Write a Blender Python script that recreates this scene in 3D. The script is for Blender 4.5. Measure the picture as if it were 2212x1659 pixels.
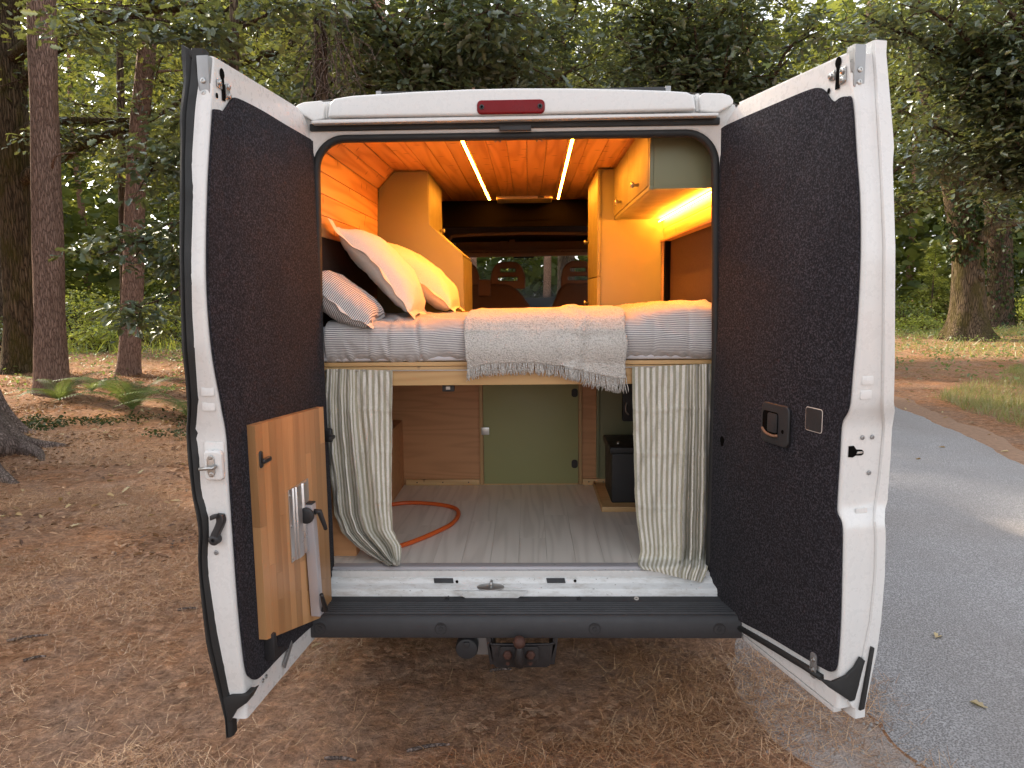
import bpy, bmesh, math, random
import numpy as np
from mathutils import Vector, Matrix
for _o in list(bpy.data.objects): bpy.data.objects.remove(_o)
rng = np.random.default_rng(7); random.seed(7)
sc = bpy.context.scene
COL = sc.collection
R = math.radians

# ------------------------------------------------------------------ camera
CAM_LOC = np.array((0.05, -2.8, 1.69)); YAW, PITCH, ROLL, FPX = R(1.4), R(7.2), R(-0.6), 1534.0
_f = np.array([-math.sin(YAW)*math.cos(PITCH), math.cos(YAW)*math.cos(PITCH), -math.sin(PITCH)])
_r0 = np.array([math.cos(YAW), math.sin(YAW), 0.0]); _u0 = np.cross(_r0, _f)
_r = _r0*math.cos(ROLL)+_u0*math.sin(ROLL); _u = -_r0*math.sin(ROLL)+_u0*math.cos(ROLL)
cam = bpy.data.cameras.new('camera'); camo = bpy.data.objects.new('camera', cam); COL.objects.link(camo)
cam.sensor_width = 36.0; cam.lens = FPX/2212*36; cam.clip_start = 0.05; cam.clip_end = 600
M = Matrix.Identity(4)
for i in range(3):
    M[i][0], M[i][1], M[i][2], M[i][3] = _r[i], _u[i], -_f[i], CAM_LOC[i]
camo.matrix_world = M
sc.camera = camo

# ------------------------------------------------------------------ sky, sun, exposure
SUN_AZ = R(-52)      # direction the light comes from, measured from +Y towards +X
SUN_EL = R(34)
w = bpy.data.worlds.new('World'); sc.world = w; w.use_nodes = True
nt = w.node_tree; bg = nt.nodes['Background']
sky = nt.nodes.new('ShaderNodeTexSky'); sky.sky_type = 'NISHITA'; sky.sun_disc = False
sky.sun_elevation = SUN_EL; sky.sun_rotation = SUN_AZ; sky.dust_density = 3.0; sky.ozone_density = 1.0
hs = nt.nodes.new('ShaderNodeHueSaturation'); hs.inputs['Saturation'].default_value = 0.22
nt.links.new(sky.outputs[0], hs.inputs['Color']); nt.links.new(hs.outputs[0], bg.inputs['Color'])
bg.inputs['Strength'].default_value = 0.15
sun = bpy.data.lights.new('sun', 'SUN'); suno = bpy.data.objects.new('sun', sun); COL.objects.link(suno)
sun.energy = 2.9; sun.angle = R(2.5); sun.color = (1.0, 0.80, 0.56)
sd = Vector((math.sin(SUN_AZ)*math.cos(SUN_EL), math.cos(SUN_AZ)*math.cos(SUN_EL), math.sin(SUN_EL)))
suno.rotation_euler = sd.to_track_quat('Z', 'Y').to_euler(); suno.location = (-20, 20, 30)
vs = sc.view_settings; vs.view_transform = 'Standard'; vs.look = 'None'; vs.exposure = 1.78; vs.gamma = 1.0
vs.use_curve_mapping = False
sc.cycles.max_bounces = 8; sc.cycles.diffuse_bounces = 4; sc.cycles.glossy_bounces = 3
sc.cycles.transmission_bounces = 4; sc.cycles.transparent_max_bounces = 8
sc.cycles.sample_clamp_indirect = 6.0; sc.cycles.caustics_reflective = False; sc.cycles.caustics_refractive = False

# ------------------------------------------------------------------ measuring: a point of the photograph (2212 px wide) on a plane of the place
def ray(x, y): return _f+_r*(x-1106)/FPX+_u*(829.5-y)/FPX
def atY(x, y, Y): d = ray(x, y); return CAM_LOC+d*((Y-CAM_LOC[1])/d[1])
def atX(x, y, X): d = ray(x, y); return CAM_LOC+d*((X-CAM_LOC[0])/d[0])
def atZ(x, y, Z=0.0): d = ray(x, y); return CAM_LOC+d*((Z-CAM_LOC[2])/d[2])
def proj(P):
    d = np.asarray(P, float)-CAM_LOC; z = d@_f
    return 1106+FPX*(d@_r)/z, 829.5-FPX*(d@_u)/z
def XZ(pts, Y): return [(p[0], p[2]) for p in (atY(x, y, Y) for x, y in pts)]

# ------------------------------------------------------------------ objects
WL = {}
def tag(o, label=None, cat=None, group=None, kind=None):
    if label: o['label'] = label
    if cat: o['category'] = cat
    if group: o['group'] = group
    if kind: o['kind'] = kind
    return o
def thing(name, label, cat, loc=(0, 0, 0), group=None):
    o = bpy.data.objects.new(name, None); COL.objects.link(o); o.location = loc; o.empty_display_size = .2
    WL[o.name] = np.array(loc, float); return tag(o, label, cat, group)
def link(name, me, parent, base):
    o = bpy.data.objects.new(name, me); COL.objects.link(o)
    if parent is not None: o.parent = parent; WL[o.name] = WL[parent.name]
    else: o.location = base; WL[o.name] = np.array(base, float)
    return o
def mesh(name, g, mat, parent=None, smooth=False, bevel=0, seg=2, label=None, cat=None, group=None, kind=None, base=(0, 0, 0), uv=None, auto=None):
    """g = (verts in world coordinates, faces); one mesh object"""
    V, Fc = (g.v, g.f) if isinstance(g, G) else g
    off = WL[parent.name] if parent is not None else np.array(base, float)
    V = np.asarray(V, float).reshape(-1, 3)-off
    me = bpy.data.meshes.new(name)
    me.from_pydata(V.tolist(), [], [list(map(int, q)) for q in Fc])
    if uv is not None:
        l = me.uv_layers.new(name='UVMap'); vi = np.empty(len(me.loops), int); me.loops.foreach_get('vertex_index', vi)
        l.data.foreach_set('uv', np.asarray(uv, np.float32)[vi].ravel())
    b = bmesh.new(); b.from_mesh(me)
    if uv is None: bmesh.ops.recalc_face_normals(b, faces=b.faces)
    if bevel:
        ed = [e for e in b.edges if len(e.link_faces) == 2 and e.calc_face_angle(0) > R(28)]
        bmesh.ops.bevel(b, geom=ed, offset=bevel, segments=seg, profile=.6, affect='EDGES', clamp_overlap=True)
    b.to_mesh(me); b.free()
    if smooth or bevel:
        me.polygons.foreach_set('use_smooth', np.ones(len(me.polygons), bool))
        if auto or bevel:
            try: me.set_sharp_from_angle(angle=R(auto or 40))
            except Exception: pass
    me.materials.append(mat)
    return tag(link(name, me, parent, base), label, cat, group, kind)
class G:
    """collects simple shapes, world coordinates"""
    def __init__(s): s.v = []; s.f = []
    def add(s, V, Fc):
        k = len(s.v); s.v += [tuple(p) for p in V]; s.f += [[i+k for i in q] for q in Fc]; return s
    def hexa(s, P): return s.add(P, [(0, 3, 2, 1), (4, 5, 6, 7), (0, 1, 5, 4), (1, 2, 6, 5), (2, 3, 7, 6), (3, 0, 4, 7)])
    def box(s, lo, hi):
        (a, b, c), (d, e, f) = lo, hi
        return s.hexa([(a, b, c), (d, b, c), (d, e, c), (a, e, c), (a, b, f), (d, b, f), (d, e, f), (a, e, f)])
    def prism(s, pts, vec):
        n = len(pts); vec = np.asarray(vec, float); P = [np.asarray(p, float) for p in pts]
        return s.add(P+[p+vec for p in P], [list(range(n))[::-1], list(range(n, 2*n))]+[[i, (i+1) % n, n+(i+1) % n, n+i] for i in range(n)])
    def tube(s, path, rad, n=8, cap=True, sq=None, up=None):
        P = np.asarray(path, float); m = len(P); rad = np.broadcast_to(np.asarray(rad, float), (m,))
        T = np.gradient(P, axis=0); T /= np.linalg.norm(T, axis=1)[:, None]+1e-12
        a = np.array(up, float) if up is not None else (np.array((0, 0, 1.)) if abs(T[0][2]) < .9 else np.array((1., 0, 0)))
        V = []
        for i in range(m):
            a = a-T[i]*(a@T[i]); a /= np.linalg.norm(a)+1e-12; b = np.cross(T[i], a)
            for k in range(n):
                th = 2*math.pi*k/n
                V.append(P[i]+rad[i]*(a*math.cos(th)*(sq or 1)+b*math.sin(th)))
        Fc = [[i*n+k, i*n+(k+1) % n, (i+1)*n+(k+1) % n, (i+1)*n+k] for i in range(m-1) for k in range(n)]
        if cap: Fc += [list(range(n))[::-1], list(range((m-1)*n, m*n))]
        return s.add(V, Fc)
    def disc(s, c, ax, prof, n=16):
        """lathe about the axis ax through c; prof = [(radius, height), ...]"""
        c = np.asarray(c, float); ax = np.asarray(ax, float); ax /= np.linalg.norm(ax)
        a = np.cross(ax, (0, 0, 1.)) if abs(ax[2]) < .9 else np.cross(ax, (1., 0, 0)); a /= np.linalg.norm(a); b = np.cross(ax, a)
        V = [c+ax*h+r*(a*math.cos(2*math.pi*k/n)+b*math.sin(2*math.pi*k/n)) for r, h in prof for k in range(n)]
        m = len(prof)
        Fc = [[i*n+k, i*n+(k+1) % n, (i+1)*n+(k+1) % n, (i+1)*n+k] for i in range(m-1) for k in range(n)]
        return s.add(V, Fc+[list(range(n))[::-1], list(range((m-1)*n, m*n))])
    def grid(s, P):
        P = np.asarray(P, float); m, n = P.shape[:2]
        return s.add(P.reshape(-1, 3), [[i*n+j, i*n+j+1, (i+1)*n+j+1, (i+1)*n+j] for i in range(m-1) for j in range(n-1)])
def spline(pts, n):
    P = np.asarray(pts, float); m = len(P); Q = np.vstack([2*P[0]-P[1], P, 2*P[-1]-P[-2]]); out = []
    for t in np.linspace(0, m-1-1e-9, n):
        i = int(t); u = t-i; a, b, c, d = Q[i:i+4]
        out.append(.5*((2*b)+(c-a)*u+(2*a-5*b+4*c-d)*u*u+(3*b-a-3*c+d)*u**3))
    return np.array(out)
def rrect(w, h, r, n=5):
    o = []
    for cx, cy, a0 in ((w/2-r, h/2-r, 0), (-w/2+r, h/2-r, 90), (-w/2+r, -h/2+r, 180), (w/2-r, -h/2+r, 270)):
        for k in range(n+1):
            a = R(a0+90*k/n); o.append((cx+r*math.cos(a), cy+r*math.sin(a)))
    return o
class Frame:
    def __init__(s, o, ex, ey): 
        s.o = np.asarray(o, float); s.x = np.asarray(ex, float); s.x = s.x/np.linalg.norm(s.x)
        s.y = np.asarray(ey, float); s.y = s.y/np.linalg.norm(s.y); s.z = np.cross(s.x, s.y)
    def __call__(s, a, b, c=0): return s.o+s.x*a+s.y*b+s.z*c
    def pts(s, L, c=0): return [s(a, b, c) for a, b in L]
_perm = rng.random((64, 64))
def vnoise(x, y):
    x = np.asarray(x, float); y = np.asarray(y, float); xi = np.floor(x).astype(int); yi = np.floor(y).astype(int)
    fx = x-xi; fy = y-yi; fx = fx*fx*(3-2*fx); fy = fy*fy*(3-2*fy)
    g = lambda i, j: _perm[i % 64, j % 64]
    return (g(xi, yi)*(1-fx)+g(xi+1, yi)*fx)*(1-fy)+(g(xi, yi+1)*(1-fx)+g(xi+1, yi+1)*fx)*fy-.5
def fbm(x, y, o=4):
    s = 0; a = 1
    for k in range(o): s = s+a*vnoise(x*2**k+17*k, y*2**k+5*k); a *= .5
    return s

# ------------------------------------------------------------------ materials
class NT:
    def __init__(s, name):
        s.m = bpy.data.materials.new(name); s.m.use_nodes = True; s.t = s.m.node_tree; s.n = s.t.nodes; s.b = s.n['Principled BSDF']; s.out = s.n['Material Output']
    def new(s, typ, **kw):
        n = s.n.new(typ)
        for k, v in kw.items():
            if k.startswith('i_'):
                key = k[2:]; key = int(key) if key.isdigit() else key
                if isinstance(v, bpy.types.NodeSocket): s.t.links.new(v, n.inputs[key])
                else: n.inputs[key].default_value = v
            else: setattr(n, k, v)
        return n
    def set(s, **kw):
        for k, v in kw.items():
            k = k.replace('_', ' ')
            if isinstance(v, bpy.types.NodeSocket): s.t.links.new(v, s.b.inputs[k])
            else: s.b.inputs[k].default_value = v
        return s
    def coord(s, scale=(1, 1, 1), kind='Object', jitter=False):
        c = s.new('ShaderNodeTexCoord').outputs[kind]
        if jitter:
            r = s.new('ShaderNodeObjectInfo').outputs['Random']
            m = s.new('ShaderNodeVectorMath', operation='MULTIPLY_ADD', i_0=s.new('ShaderNodeCombineXYZ', i_X=r, i_Y=r, i_Z=r).outputs[0], i_1=(13.7, 29.3, 7.1), i_2=c); c = m.outputs[0]
        mp = s.new('ShaderNodeMapping', i_Vector=c, i_Scale=scale); return mp.outputs[0]
    def noise(s, vec, scale=5, detail=4, rough=.55, dist=0, out='Fac'):
        return s.new('ShaderNodeTexNoise', i_Vector=vec, i_Scale=scale, i_Detail=detail, i_Roughness=rough, i_Distortion=dist).outputs[out]
    def vor(s, vec, scale=5, feature='F1', out='Distance', rand=1.0):
        n = s.new('ShaderNodeTexVoronoi', feature=feature, i_Vector=vec, i_Scale=scale); n.inputs['Randomness'].default_value = rand; return n.outputs[out]
    def math(s, op, a, b=0.0, c=0.0, clamp=False): return s.new('ShaderNodeMath', operation=op, use_clamp=clamp, i_0=a, i_1=b, i_2=c).outputs[0]
    def ramp(s, fac, stops, interp='LINEAR'):
        n = s.new('ShaderNodeValToRGB', i_Fac=fac); cr = n.color_ramp; cr.interpolation = interp
        while len(cr.elements) < len(stops): cr.elements.new(.5)
        for e, (p, c) in zip(cr.elements, stops): e.position = p; e.color = (*c, 1) if len(c) == 3 else c
        return n.outputs['Color']
    def mix(s, fac, a, b, mode='MIX'):
        n = s.new('ShaderNodeMix', data_type='RGBA', blend_type=mode)
        for sock, v in ((n.inputs[0], fac), (n.inputs[6], a), (n.inputs[7], b)):
            if isinstance(v, bpy.types.NodeSocket): s.t.links.new(v, sock)
            else: sock.default_value = v if not isinstance(v, tuple) or len(v) == 4 else (*v, 1)
        return n.outputs[2]
    def maprange(s, v, a, b, c=0, d=1): return s.new('ShaderNodeMapRange', i_0=v, i_1=a, i_2=b, i_3=c, i_4=d).outputs[0]
    def bump(s, h, strength=.3, dist=.01, nrm=None):
        n = s.new('ShaderNodeBump', i_Height=h, i_Strength=strength, i_Distance=dist)
        if nrm is not None: s.t.links.new(nrm, n.inputs['Normal'])
        s.t.links.new(n.outputs[0], s.b.inputs['Normal']); return n.outputs[0]
def plain(name, c, rough=.5, metal=0, bump=0, bscale=200, var=.12, vscale=6, coat=0):
    t = NT(name); v = t.coord()
    n = t.noise(v, vscale, 5)
    t.set(Base_Color=t.mix(n, tuple(x*(1-var) for x in c), tuple(min(1, x*(1+var)) for x in c)), Metallic=metal,
          Roughness=t.maprange(t.noise(v, vscale*3, 4), .3, .7, max(0, rough-.08), min(1, rough+.08)))
    if coat: t.set(Coat_Weight=coat, Coat_Roughness=.08)
    if bump: t.bump(t.noise(v, bscale, 3), bump, .002)
    return t.m
def wood(name, c1, c2, axis='y', ring=26, knots=0.0, fine=.5, rough=.5, dark=None, scale=1.0, var=.15):
    t = NT(name); lo, hi = .55*scale, 7*scale
    sca = {'x': (lo, hi, hi), 'y': (hi, lo, hi), 'z': (hi, hi, lo)}[axis]
    v = t.coord(sca, jitter=True)
    a = t.noise(v, 1.0, 2, .45, .25)
    s_ = t.math('SINE', t.math('MULTIPLY', a, ring*2.2))
    s_ = t.maprange(s_, -1, 1, 0, 1)
    hi2 = {'x': (3, 190, 190), 'y': (190, 3, 190), 'z': (190, 190, 3)}[axis]
    f = t.noise(t.coord(hi2, jitter=True), 1.0, 4, .6)
    fac = t.math('ADD', t.math('MULTIPLY', t.math('POWER', s_, 2.2), 1-fine), t.math('MULTIPLY', f, fine), clamp=True)
    col = t.mix(fac, c1, c2)
    rnd = t.new('ShaderNodeObjectInfo').outputs['Random']
    hsv = t.new('ShaderNodeHueSaturation', i_Value=t.maprange(rnd, 0, 1, 1-var, 1+var), i_Color=col); col = hsv.outputs[0]
    if knots:
        sp = t.new('ShaderNodeSeparateXYZ', i_0=t.coord((1, 1, 1), jitter=True)); o_ = {'x': (1, 2, 0), 'y': (0, 2, 1), 'z': (0, 1, 2)}[axis]
        kx = t.math('MULTIPLY', t.math('ADD', sp.outputs[o_[0]], sp.outputs[o_[1]]), 4.2); ky = t.math('MULTIPLY', sp.outputs[o_[2]], 8.5)
        vn = t.new('ShaderNodeTexVoronoi', voronoi_dimensions='2D', i_Vector=t.new('ShaderNodeCombineXYZ', i_X=kx, i_Y=ky).outputs[0], i_Scale=1.0)
        k = t.maprange(t.math('ADD', vn.outputs['Distance'], t.math('MULTIPLY', f, .05)), .055, .115, knots, 0)
        col = t.mix(k, col, dark or tuple(x*.22 for x in c1))
    t.set(Base_Color=col, Roughness=rough); t.bump(fac, .12, .002)
    return t.m
def felt(name, c1, c2):
    t = NT(name); v = t.coord()
    n = t.noise(v, 330, 2, .8); n2 = t.noise(v, 5, 4); n3 = t.noise(v, 150, 2, .75)
    f = t.math('ADD', t.math('MULTIPLY', n, .35), t.math('MULTIPLY', n3, .65))
    col = t.ramp(f, [(.42, c1), (.50, tuple((a+b)/2*.5 for a, b in zip(c1, c2))), (.60, c2)])
    col = t.mix(t.maprange(n2, .35, .7, 0, .35), col, tuple(x*1.6 for x in c1))
    t.set(Base_Color=col, Roughness=.95, Sheen_Weight=.04, Sheen_Roughness=.6); t.b.inputs['Specular IOR Level'].default_value = .05
    t.bump(f, .2, .002); return t.m
def cloth(name, ca, cb, freq, duty=.5, soft=.12, weave=900, rough=.9):
    """stripes run across the UV u axis; uv in metres"""
    t = NT(name); uv = t.new('ShaderNodeTexCoord').outputs['UV']
    sep = t.new('ShaderNodeSeparateXYZ', i_0=uv)
    wv = t.noise(t.coord((weave, weave*.12, 1), 'UV'), 1, 2); wh = t.noise(t.coord((weave*.12, weave, 1), 'UV'), 1, 2)
    n = t.math('ADD', t.math('MULTIPLY', sep.outputs[0], freq), t.math('MULTIPLY', t.math('SUBTRACT', wh, .5), .12))
    s_ = t.math('SINE', t.math('MULTIPLY', n, 2*math.pi))
    k = t.maprange(s_, math.cos(math.pi*duty)-soft, math.cos(math.pi*duty)+soft, 0, 1)
    col = t.mix(k, ca, cb)
    sh = t.maprange(t.math('ADD', wv, wh), .7, 1.3, .82, 1.1)
    col = t.mix(1.0, col, t.new('ShaderNodeCombineColor', i_0=sh, i_1=sh, i_2=sh).outputs[0], 'MULTIPLY')
    t.set(Base_Color=col, Roughness=rough, Sheen_Weight=.15); t.b.inputs['Specular IOR Level'].default_value = .15
    t.bump(t.math('ADD', wv, wh), .25, .0015); return t.m
def emit(name, c, s):
    t = NT(name); t.set(Base_Color=(.8, .8, .8, 1), Emission_Color=(*c, 1), Emission_Strength=s); return t.m
def glass(name, tint=(.93, .96, .95)):
    t = NT(name)
    tr = t.new('ShaderNodeBsdfTransparent', i_Color=(*tint, 1)); gl = t.new('ShaderNodeBsdfGlossy', i_Roughness=.02)
    mx = t.new('ShaderNodeMixShader', i_0=t.new('ShaderNodeFresnel', i_IOR=1.45).outputs[0], i_1=tr.outputs[0], i_2=gl.outputs[0])
    t.t.links.new(mx.outputs[0], t.out.inputs[0]); return t.m
def leafmat(name, cols, trans=.4, gloss=.12):
    t = NT(name); g = t.new('ShaderNodeNewGeometry')
    c = t.ramp(g.outputs['Random Per Island'], [(i/(len(cols)-1), q) for i, q in enumerate(cols)])
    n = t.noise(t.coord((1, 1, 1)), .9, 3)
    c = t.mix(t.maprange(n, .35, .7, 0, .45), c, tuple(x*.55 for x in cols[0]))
    d = t.new('ShaderNodeBsdfDiffuse', i_Color=c); tc = t.mix(.45, c, tuple(min(1, x*1.6) for x in (cols[-1][0], cols[-1][1], cols[-1][2]*.5)))
    tr = t.new('ShaderNodeBsdfTranslucent', i_Color=tc); gl = t.new('ShaderNodeBsdfGlossy', i_Roughness=.42, i_Color=(.85, .95, 1, 1))
    m1 = t.new('ShaderNodeMixShader', i_0=trans, i_1=d.outputs[0], i_2=tr.outputs[0])
    m2 = t.new('ShaderNodeMixShader', i_0=gloss, i_1=m1.outputs[0], i_2=gl.outputs[0])
    t.t.links.new(m2.outputs[0], t.out.inputs[0]); return t.m
def bark(name, c1, c2, c3, sv=3.0, sh=16.0, depth=.03, moss=0.0):
    t = NT(name); v = t.coord((sh, sh, sv)); 
    nd = t.noise(v, .6, 4, .6, out='Color')
    vd = t.new('ShaderNodeVectorMath', operation='MULTIPLY_ADD', i_0=nd, i_1=(1.6, 1.6, 1.6), i_2=v).outputs[0]
    e = t.vor(vd, 1.0, 'DISTANCE_TO_EDGE'); n = t.noise(t.coord((40, 40, 14)), 1, 5, .65); big = t.noise(t.coord((2, 2, .7)), 1, 3)
    h = t.math('ADD', t.maprange(e, 0, .22, 0, 1), t.math('MULTIPLY', n, .7))
    col = t.mix(t.maprange(e, .0, .16, 0, 1), c1, t.mix(n, c2, c3)); col = t.mix(t.maprange(big, .4, .7, 0, .5), col, tuple(x*.6 for x in c2))
    if moss:
        col = t.mix(t.math('MULTIPLY', t.maprange(t.noise(t.coord((3, 3, 1.2)), 1, 4), .45, .62, 0, 1), moss), col, (.085, .075, .012))
    t.set(Base_Color=col, Roughness=.92); t.b.inputs['Specular IOR Level'].default_value = .15
    t.bump(h, 1.0, depth); return t.m

MT = {}
def paint():
    t = NT('white_paint'); v = t.coord(); n = t.noise(v, 3, 5); d = t.noise(v, 38, 6, .7)
    col = t.mix(t.maprange(n, .4, .75, 0, .25), (.675, .668, .652), (.635, .625, .59))
    col = t.mix(t.maprange(d, .66, .80, 0, .04), col, (.40, .34, .26))
    t.set(Base_Color=col, Roughness=t.maprange(d, .3, .7, .22, .36), Coat_Weight=.35, Coat_Roughness=.07); return t.m
def dirtypaint():
    t = NT('worn_white_paint'); v = t.coord((1, 1, 1)); d = t.noise(t.coord((9, 30, 30)), 1, 6, .7); e = t.noise(t.coord((70, 120, 120)), 1, 4, .7)
    col = t.mix(t.maprange(d, .46, .70, 0, .7), (.76, .77, .76), (.42, .38, .33)); col = t.mix(t.maprange(e, .64, .70, 0, .9), col, (.05, .04, .035))
    t.set(Base_Color=col, Roughness=.42); return t.m
MT['paint'] = paint(); MT['dirty'] = dirtypaint()
MT['plastic'] = plain('black_plastic', (.022, .022, .024), .48, 0, .35, 500, .2)
MT['bumper'] = plain('grained_bumper_plastic', (.034, .034, .037), .52, 0, .5, 700, .25, 9)
MT['rubber'] = plain('black_rubber', (.013, .013, .013), .62, 0, .2, 300, .2)
MT['felt'] = felt('charcoal_carpet', (.0085, .0080, .0098), (.058, .054, .066))
MT['alu'] = plain('brushed_aluminium', (.66, .66, .66), .34, .85, .08, 900, .08)
MT['steel'] = plain('zinc_steel', (.46, .46, .45), .38, 1.0, .15, 300, .15)
MT['greymetal'] = plain('grey_bracket_metal', (.30, .30, .30), .45, .6, .2, 400, .1)
MT['red'] = plain('red_lens', (.17, .003, .006), .3, 0, 0, 200, .1, 6, 0); MT['red'].node_tree.nodes['Principled BSDF'].inputs['Specular IOR Level'].default_value = .2
MT['pine'] = wood('pine_plank', (.66, .38, .165), (.42, .20, .07), 'y', 20, .7, .35, .42, (.08, .028, .010), 1.0, .16)
MT['rail'] = wood('pine_rail', (.66, .43, .20), (.52, .31, .13), 'x', 20, .7, .45, .5, (.16, .07, .025), 1.0, .08)
MT['railz'] = wood('pine_batten', (.56, .36, .17), (.44, .26, .11), 'z', 18, .3, .5, .55, None, 1.0, .1)
MT['ply'] = wood('plywood', (.60, .30, .135), (.47, .225, .095), 'x', 34, 0, .45, .5, None, .8, .08)
MT['oak'] = wood('oak_stave', (.54, .30, .135), (.38, .19, .075), 'z', 16, 0, .6, .35, None, 1.0, .26)
MT['lam'] = wood('grey_laminate', (.80, .745, .665), (.64, .59, .52), 'y', 30, 0, .4, .38, None, .8, .03)
MT['sage'] = plain('sage_green_paint', (.215, .215, .118), .5, 0, .15, 250, .06, 3)
MT['olive'] = plain('sage_green_paint_lightened', (.31, .31, .14), .5, 0, .15, 250, .06, 3)  # sage paint, lightened in colour to offset the dim light under the bed
MT['bedstripe'] = cloth('ticking_stripe_cotton', (.74, .72, .70), (.15, .14, .155), 138, .40, .3)
MT['curtain'] = cloth('striped_linen', (.76, .73, .66), (.40, .375, .28), 46, .5, .2, 700)
MT['white_cotton'] = cloth('cream_cotton', (.74, .70, .64), (.73, .69, .63), 1, .5, .5, 1200)
MT['sheet'] = cloth('white_sheet', (.75, .76, .80), (.75, .76, .80), 1)
def woolly():
    t = NT('chunky_cream_weave'); v = t.coord((1, 1, 1.0)); a = t.vor(t.coord((150, 150, 190)), 1.0); n = t.noise(v, 170, 3, .7)
    h = t.math('SUBTRACT', n, t.math('MULTIPLY', a, .6))
    t.set(Base_Color=t.ramp(t.maprange(h, -.2, .6), [(.1, (.44, .41, .37)), (.6, (.72, .69, .64)), (1, (.80, .78, .74))]), Roughness=.95, Sheen_Weight=.2)
    t.bump(h, 1.0, .006); return t.m
MT['throw'] = woolly()
MT['led'] = emit('warm_led_strip', (1.0, .30, .022), 90.0)
MT['led_dim'] = emit('warm_led_strip_dimmer', (1.0, .31, .022), 68.0)
MT['glass'] = glass('windscreen_glass')
MT['cabfab'] = plain('dark_cab_fabric', (.10, .058, .038), .7, 0, .4, 500, .15)
MT['headrest'] = plain('brown_headrest', (.21, .115, .07), .6, 0, .3, 500, .15)
MT['cabplastic'] = plain('beige_cab_plastic', (.50, .34, .23), .6, 0, .2, 300, .1)
MT['darkfelt'] = plain('dark_blind', (.05, .026, .016), .9, 0, .6, 350, .35, 60)
MT['hose'] = plain('orange_rubber_hose', (.62, .105, .018), .45, 0, .1, 300, .08)
MT['rust'] = plain('rusty_steel', (.075, .032, .022), .7, .2, .8, 150, .5, 90)
MT['tow'] = plain('black_tow_steel', (.028, .024, .024), .55, .3, .6, 120, .45, 50)
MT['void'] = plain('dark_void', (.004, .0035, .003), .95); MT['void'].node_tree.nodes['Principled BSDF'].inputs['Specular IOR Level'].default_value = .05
MT['edge'] = plain('satin_edge_strip', (.50, .48, .50), .35, .25, .05, 300, .05)
MT['ivory'] = plain('ivory_plastic', (.55, .50, .45), .4, 0, 0, 200, .05)
# ------------------------------------------------------------------ the van
van = thing('white_van', 'white high-roof camper van parked with both rear doors wide open', 'van', (0, 0, 0))
# outer body shell: half profile (x, z), swept forward
PROF = [(1.00, .34), (1.02, .60), (1.02, 1.0), (.985, 1.55), (.93, 2.05), (.885, 2.30), (.84, 2.385), (.74, 2.425), (.40, 2.450), (0, 2.458)]
ring = [(x, z) for x, z in PROF]+[(-x, z) for x, z in PROF[-2::-1]]
g = G(); st = [(-.015, 1), (1.3, 1), (2.6, 1), (3.55, 1)]
g.grid([[(x*k, Y, z) for x, z in ring] for Y, k in st])
# cab: roof slopes to the windscreen, lower sides and bonnet
g.add([(.93, 3.55, 2.05), (.885, 3.55, 2.3), (.74, 3.55, 2.425), (0, 3.55, 2.458), (-.74, 3.55, 2.425), (-.885, 3.55, 2.3), (-.93, 3.55, 2.05),
       (.80, 4.75, 2.06), (.76, 4.72, 2.12), (.6, 4.7, 2.18), (0, 4.7, 2.20), (-.6, 4.7, 2.18), (-.76, 4.72, 2.12), (-.80, 4.75, 2.06)],
      [[i, i+1, i+8, i+7] for i in range(6)])
for s in (1, -1):
    g.add([(s*1.02, 3.55, .34), (s*1.02, 3.55, 1.3), (s*.985, 5.55, 1.28), (s*.90, 6.0, .95), (s*.90, 6.0, .34)], [[0, 1, 2, 3, 4]])
    g.add([(s*.98, 5.50, 1.28), (s*.92, 5.50, 1.30), (s*.80, 4.75, 2.06), (s*.86, 4.75, 2.06)], [[0, 1, 2, 3]])
    g.add([(s*1.015, 3.55, 1.3), (s*1.015, 3.75, 1.3), (s*.93, 3.75, 2.05), (s*.93, 3.55, 2.05)], [[0, 1, 2, 3]])
g.add([(-.985, 5.5, 1.28), (.985, 5.5, 1.28), (.90, 6.0, .95), (-.90, 6.0, .95), (.90, 6.0, .34), (-.90, 6.0, .34)], [[0, 1, 2, 3], [3, 2, 4, 5]])
mesh('body_shell', g, MT['paint'], van, smooth=True, auto=35)
g = G().add([(-.90, 5.49, 1.29), (.90, 5.49, 1.29), (.78, 4.76, 2.065), (-.78, 4.76, 2.065)], [[0, 1, 2, 3]]); mesh('windscreen', g, MT['glass'], van)
for s in (1, -1):
    mesh('side_window', G().add([(s*1.0, 3.76, 1.3), (s*.97, 5.4, 1.3), (s*.83, 4.76, 2.05), (s*.92, 3.76, 2.05)], [[0, 1, 2, 3]]), MT['glass'], van)
mesh('underbody', G().box((-.95, .12, .30), (.95, 5.8, .52)), MT['void'], van)
for Y, s in ((.95, 1), (.95, -1), (5.0, 1), (5.0, -1)):
    wh = mesh('wheel', G().disc((s*.84, Y, .335), (s, 0, 0), [(.10, -.1), (.27, -.11), (.33, -.08), (.335, 0), (.33, .09), (.27, .11), (.2, .10)], 28), MT['rubber'], van, smooth=True, auto=50)
    mesh('rim', G().disc((s*.945, Y, .335), (s, 0, 0), [(.19, -.03), (.20, .01), (.17, .012), (.08, -.01), (.05, .02)], 24), MT['greymetal'], wh, smooth=True, auto=40)

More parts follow.
